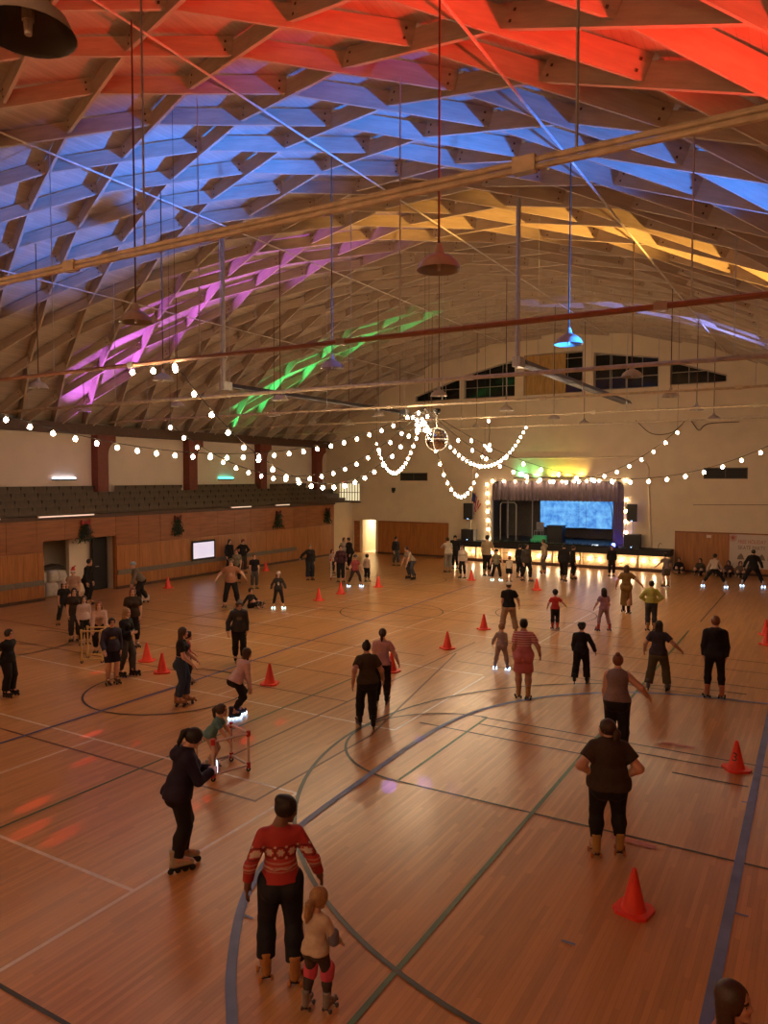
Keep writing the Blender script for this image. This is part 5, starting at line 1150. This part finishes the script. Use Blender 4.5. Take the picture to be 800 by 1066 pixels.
pp('woman in long mustard dress with long brown hair', (652, 638), 587, 175, top=('dress', (.15, .085, .025), .014, .40), hair=('long', 'brown'), skin='m', arms=('out', 'wideout'), skate=('quad', BLK), feet=STR)
pp('person in yellow-green sweatshirt with hands on hips', (678, 657), 604, 180, top=('sweater', (.40, .40, .10), .022), bottom=('jeans', (.045, .05, .065)), hair=('bun', 'black'), arms=('hip', 'hip'))
pp('boy dressed all in black with curly hair', (605, 712), 647, 172, top=('long', BLK, .018), bottom=('wide', BLK), hair=('curly', 'black'), skin='m', arms=('down', 'out'), feet=[(-.05, .10), (.06, -.09)], skate=('inline', BLK), fem=False)
pp('skater with long dark hair, charcoal t-shirt and olive trousers', (685, 719), 645, 168, top=('tshirt', (.035, .03, .04), .016), bottom=('wide', (.085, .07, .04)), hair=('long', 'black'), skin='l', arms=('out', 'wideout'), feet=[(-.06, .12), (.05, -.12)], skate=('inline', (.12, .12, .14)), near=True)
pp('adult in black hooded top and black leggings on tan skates', (744, 727), 641, 184, top=('hoodie', BLK, .024), bottom=('leggings', BLK), hair=('short', 'auburn'), arms=('down', 'down'), skate=('quad', (.38, .14, .08)), feet=[(0, .085), (0, -.085)], near=True, fem=False)
pp('woman in grey tank top with bare arms and hair tied up', (642, 787), 678, 178, top=('tank', (.19, .14, .13)), bottom=('pants', BLK), hair=('topknot', 'auburn'), skin='l', arms=('down', 'wideout'), lean=10, H=1.66, g=1.15, near=True)
pp('woman in dark t-shirt and black leggings standing with hands on her hips', (633, 893), 748, 188, top=('tshirt', (.04, .027, .018), .022), bottom=('leggings', BLK), hair=('lowpony', 'brown'), skin='l', arms=('hip', 'hip'), g=1.28, hipw=1.12, head=(62, 0), skate=('quad', (.34, .20, .06), (.45, .15, .05)), feet=[(.0, .085), (.06, -.095)], near=True)
pp('girl in white top doing a wide straddle on glowing skates', (744, 611), 582, 178, H=1.5, top=('long', (.48, .38, .31)), bottom=('leggings', BLK), hair=('curly', 'black'), lean=28, feet=[(0, .30), (0, -.30)], arms=('out', 'out'), skate=('quad', (.5, .5, .6)), led=(.75, .85, 1.0))
pp('dark-clad skater straddling wide on glowing skates before the banner', (784, 611), 571, 180, H=1.62, top=('hoodie', BLK, .024), bottom=('pants', BLK), hair=('short', 'black'), fem=False, lean=12, feet=[(0, .25), (0, -.25)], arms=('out', 'out'), skate=('quad', (.4, .4, .5)), led=(.8, .6, 1.0))
for u, c, h_, lab in ((729, (.06, .045, .03), 1.5, 'person in olive jacket sitting against the wainscot'), (748, BLK, 1.45, 'person in black sitting beside the one in maroon'), (760, (.06, .03, .03), 1.4, 'person in maroon sitting between two others by the banner'), (773, (.12, .09, .07), 1.4, 'person in light vest sitting under the banner lettering'), (703, BLK, 1.4, 'person in black crouched at the right end of the stage')):
    q = onz(u, 599); q[1] = min(q[1], 38.55)
    if u == 703: q = np.array([-6.1, 38.75, 0])
    person(lab, None, h_, rng.uniform(-15, 15), top=('jacket', c, .02), bottom=('pants', BLK), hair=('bob', 'black') if u != 703 else ('short', 'black'), pos=(q[0], q[1], 0), arms=('fwdlow', 'fwdlow'), lean=-4, **SIT)
pp('child in grey leaning with arms out by the stage end', (694, 611), 575, 205, top=('tshirt', (.20, .16, .14)), bottom=('shorts', (.10, .08, .07)), hair=('bun', 'black'), arms=('wideout', 'out'), lean=14)
pp('dark silhouetted adult standing before the blue beacon', (637, 600), 567, 0, top=('long', BLK), bottom=('pants', BLK), hair=('short', 'black'), fem=False)
for a in [
    ('person in white shirt and pale jeans reaching out by the stage corner', (467, 596), 559, 200, dict(top=('tshirt', (.45, .37, .28)), bottom=('jeans', (.22, .19, .16)), hair=('short', 'brown'), lean=12, arms=('reach', 'down'))),
    ('person in black with a dark cap at the stage corner', (474, 592), 557, 0, dict(top=('long', BLK), bottom=('pants', BLK), hat=('cap', BLK), hair=('short', 'black'), fem=False)),
    ('girl in white jumper and black leggings near the stage corner', (482, 602), 567, -20, dict(top=('long', (.48, .38, .30), .02), bottom=('leggings', BLK), hair=('long', 'brown'))),
    ('tall adult in beige top and dark overalls near the stage', (507, 600), 557, 160, dict(top=('tshirt', (.30, .22, .13)), bottom=('pants', BLK), hair=('short', 'black'), fem=False, arms=('down', 'fwdlow'))),
    ('kid in grey-green t-shirt and dark helmet with glowing skates', (517, 604), 571, 5, dict(top=('tshirt', (.18, .16, .10)), bottom=('pants', BLK), hat=('helmet', BLK), hair=None, arms=('out', 'out'), led=(.5, .9, .8), feet=SPR)),
    ('boy in white t-shirt and black shorts skating away', (530, 606), 577, 170, dict(top=('tshirt', (.50, .41, .32)), bottom=('shorts', BLK), hair=('short', 'auburn'), lean=22, crouch=.03)),
    ('person in black jacket behind the grey jacket near the stage', (541, 602), 566, 150, dict(top=('jacket', BLK), bottom=('pants', BLK), hair=('short', 'black'))),
    ('person in charcoal jacket striding in front of the stage', (548, 605), 565, 30, dict(top=('jacket', (.05, .042, .035), .02), bottom=('pants', BLK), hair=('bob', 'black'), feet=STR)),
    ('person in pale hoodie and grey trousers by the lit apron', (567, 597), 561, -80, dict(top=('hoodie', (.38, .30, .22)), bottom=('pants', (.12, .10, .09)), hair=('short', 'brown'))),
    ('adult in long black jacket in front of the black booth', (587, 605), 565, 170, dict(top=('jacket', BLK, .024), bottom=('pants', BLK), hair=('short', 'black'), fem=False, feet=STR)),
    ('adult in black beside the long black jacket', (596, 603), 567, 110, dict(top=('jacket', BLK2), bottom=('pants', BLK), hair=('short', 'brown'), fem=False)),
    ('person in black with white-striped trousers by the left wainscot', (412, 589), 558, 40, dict(top=('long', BLK), bottom=('pants', (.05, .045, .04)), hair=('short', 'black'), fem=False, feet=[(.08, .04), (-.06, -.05)])),
    ('person in beige t-shirt and jeans bending forward', (429, 603), 571, -60, dict(H=1.6, top=('tshirt', (.34, .26, .19)), bottom=('jeans', (.05, .05, .06)), hair=('short', 'brown'), lean=32, crouch=.03, feet=SPR, arms=('fwdlow', 'fwdlow'), skate=('inline', BLK))),
    ('woman in black top and wide navy trousers with one arm out', (323, 604), 566, 10, dict(top=('long', BLK, .018), bottom=('wide', (.02, .022, .03)), hair=('short', 'blond'), arms=('down', 'wideout'))),
    ('child in white behind the red and white walker', (346, 597), 571, 20, dict(top=('long', (.40, .30, .24)), bottom=('pants', BLK), hair=('bob', 'brown'))),
    ('adult in maroon top at the red and white walker', (355, 606), 567, 0, dict(top=('long', (.06, .02, .025), .016), bottom=('pants', BLK), hair=('short', 'black'), arms=('fwdlow', 'fwdlow'))),
    ('person in grey-white shirt behind the maroon top', (358, 592), 559, 30, dict(top=('tshirt', (.36, .29, .24)), bottom=('pants', BLK), hair=('bob', 'brown'))),
    ('adult in black coat behind the walker group', (365, 593), 559, -60, dict(top=('jacket', BLK, .022), bottom=('pants', BLK), hair=('short', 'black'), lean=10)),
    ('girl in red patterned top lunging with glowing skates', (370, 610), 576, 20, dict(top=('tshirt', (.25, .05, .05)), bottom=('leggings', (.04, .02, .02)), hat=('helmet', (.05, .05, .06)), hair=None, led=(.7, .9, 1.0), feet=[(.10, .16), (-.05, -.22)], arms=('out', 'out'))),
    ('small girl in beige top alone right of the walker group', (382, 606), 576, 150, dict(top=('long', (.38, .26, .20)), bottom=('pants', BLK), hair=('bun', 'black'))),
    ('girl in black skull-print shirt and pale helmet on glowing skates', (290, 633), 594, 5, dict(pattern='skullprint', top=('long', BLK2), bottom=('leggings', BLK), hat=('helmet', (.5, .38, .33)), hair=('long', 'brown'), led=(.6, .95, .9), feet=SPR, arms=('out', 'out'))),
    ('man in rust t-shirt and cap skating with arms spread', (241, 632), 581, 0, dict(pattern='tanprint', top=('tshirt', (.28, .12, .065), .02), bottom=('pants', BLK), hat=('cap', (.18, .12, .08)), hair=('short', 'brown'), fem=False, arms=('wideout', 'wideout'), skate=('quad', (.3, .14, .06)), feet=SPR)),
    ('man in black t-shirt and grey jeans past the rust t-shirt', (265, 613), 576, 10, dict(top=('tshirt', BLK, .018), bottom=('jeans', (.07, .06, .055)), hair=('short', 'auburn'), fem=False, lean=6)),
    ('person in black with hands on hips by the wall rail', (253, 597), 561, 20, dict(top=('hoodie', BLK), bottom=('pants', (.05, .035, .03)), hat=('cap', (.25, .04, .03)), hair=('short', 'black'), arms=('hip', 'hip'), fem=False)),
    ('person in black beside the television', (239, 597), 561, 30, dict(top=('hoodie', BLK), bottom=('pants', BLK), hair=('long', 'black'))),
    ('person in sage t-shirt behind the rust t-shirt', (247, 607), 571, -10, dict(top=('tshirt', (.16, .14, .09)), bottom=('pants', BLK), hair=('short', 'auburn'))),
    ('person in blue helmet and grey top bending on white skates', (147, 628), 585, -75, dict(H=1.62, top=('long', (.15, .12, .09), .018), bottom=('pants', BLK), hat=('helmet', (.25, .33, .42)), hair=None, lean=30, crouch=.03, feet=[(.02, .06), (-.16, -.05)], arms=('fwdlow', 'down'), skate=('quad', (.5, .45, .42)))),
    ('woman with long auburn hair dressed in black', (139, 674), 611, 3, dict(top=('tshirt', (.03, .017, .01), .022), bottom=('leggings', BLK), hair=('long', 'auburn'), skate=('quad', (.16, .17, .17)))),
    ('girl with long fair hair, crossed arms and grey jeans', (131, 704), 632, 55, dict(top=('long', BLK), bottom=('jeans', (.06, .055, .05)), hair=('long', 'blond'), arms=('cross', 'cross'), feet=[(.08, .06), (-.06, -.06)], skate=('inline', BLK))),
    ('boy in navy hoodie and shorts with gold chest print', (117, 712), 642, 15, dict(pattern='goldprint', top=('hoodie', (.018, .013, .03), .024), bottom=('shorts', (.015, .011, .022)), hair=('short', 'black'), fem=False, arms=('down', 'fwdlow'), skate=('quad', (.12, .06, .04)), near=True)),
    ('girl in pale pink top leaning on the yellow walker', (104, 679), 640, 0, dict(H=1.5, top=('long', (.46, .30, .25)), bottom=('pants', BLK), hair=('bob', 'auburn'), lean=34, crouch=.04, arms=('fwd', 'fwd'))),
    ('girl with long brown hair in a white long-sleeved top', (88, 671), 619, 8, dict(top=('long', (.46, .33, .29), .018), bottom=('pants', BLK), hair=('long', 'brown'))),
    ('person in dark brown next to the white long-sleeved girl', (78, 667), 611, 5, dict(top=('tshirt', (.03, .02, .015)), bottom=('pants', (.03, .025, .025)), hair=('long', 'black'))),
    ('girl in black t-shirt with white headband', (67, 650), 604, 10, dict(top=('tshirt', BLK), bottom=('jeans', BLK), hair=('long', 'black'), hat=('beanie', (.4, .33, .3)), arms=('fwdlow', 'down'), feet=SPR)),
    ('person in red santa hat and tan shirt by the storage opening', (77, 640), 592, 0, dict(top=('tshirt', (.34, .20, .14), .02), bottom=('pants', BLK), hat=('santa', (.50, .03, .03)), hair=('short', 'blond'), fem=False)),
    ('adult in dark coat near the storage opening', (91, 630), 581, 60, dict(top=('jacket', BLK), bottom=('pants', BLK), hair=('short', 'black'), fem=False, lean=10)),
    ('boy in black t-shirt and trousers standing alone at the left', (9, 725), 654, 50, dict(top=('tshirt', BLK, .02), bottom=('wide', BLK), hair=('short', 'black'), arms=('back', 'back'), skate=('inline', BLK), fem=False)),
]: pp(*a[:4], **a[4])
q = onz(262, 633)
person('kid in black sitting fallen on the floor with an arm stretched out', None, 1.3, 40, top=('long', BLK), bottom=('pants', BLK), hair=('short', 'brown'), pos=(q[0], q[1], 0), arms=('wideout', 'floor'), lean=-8, **SIT)
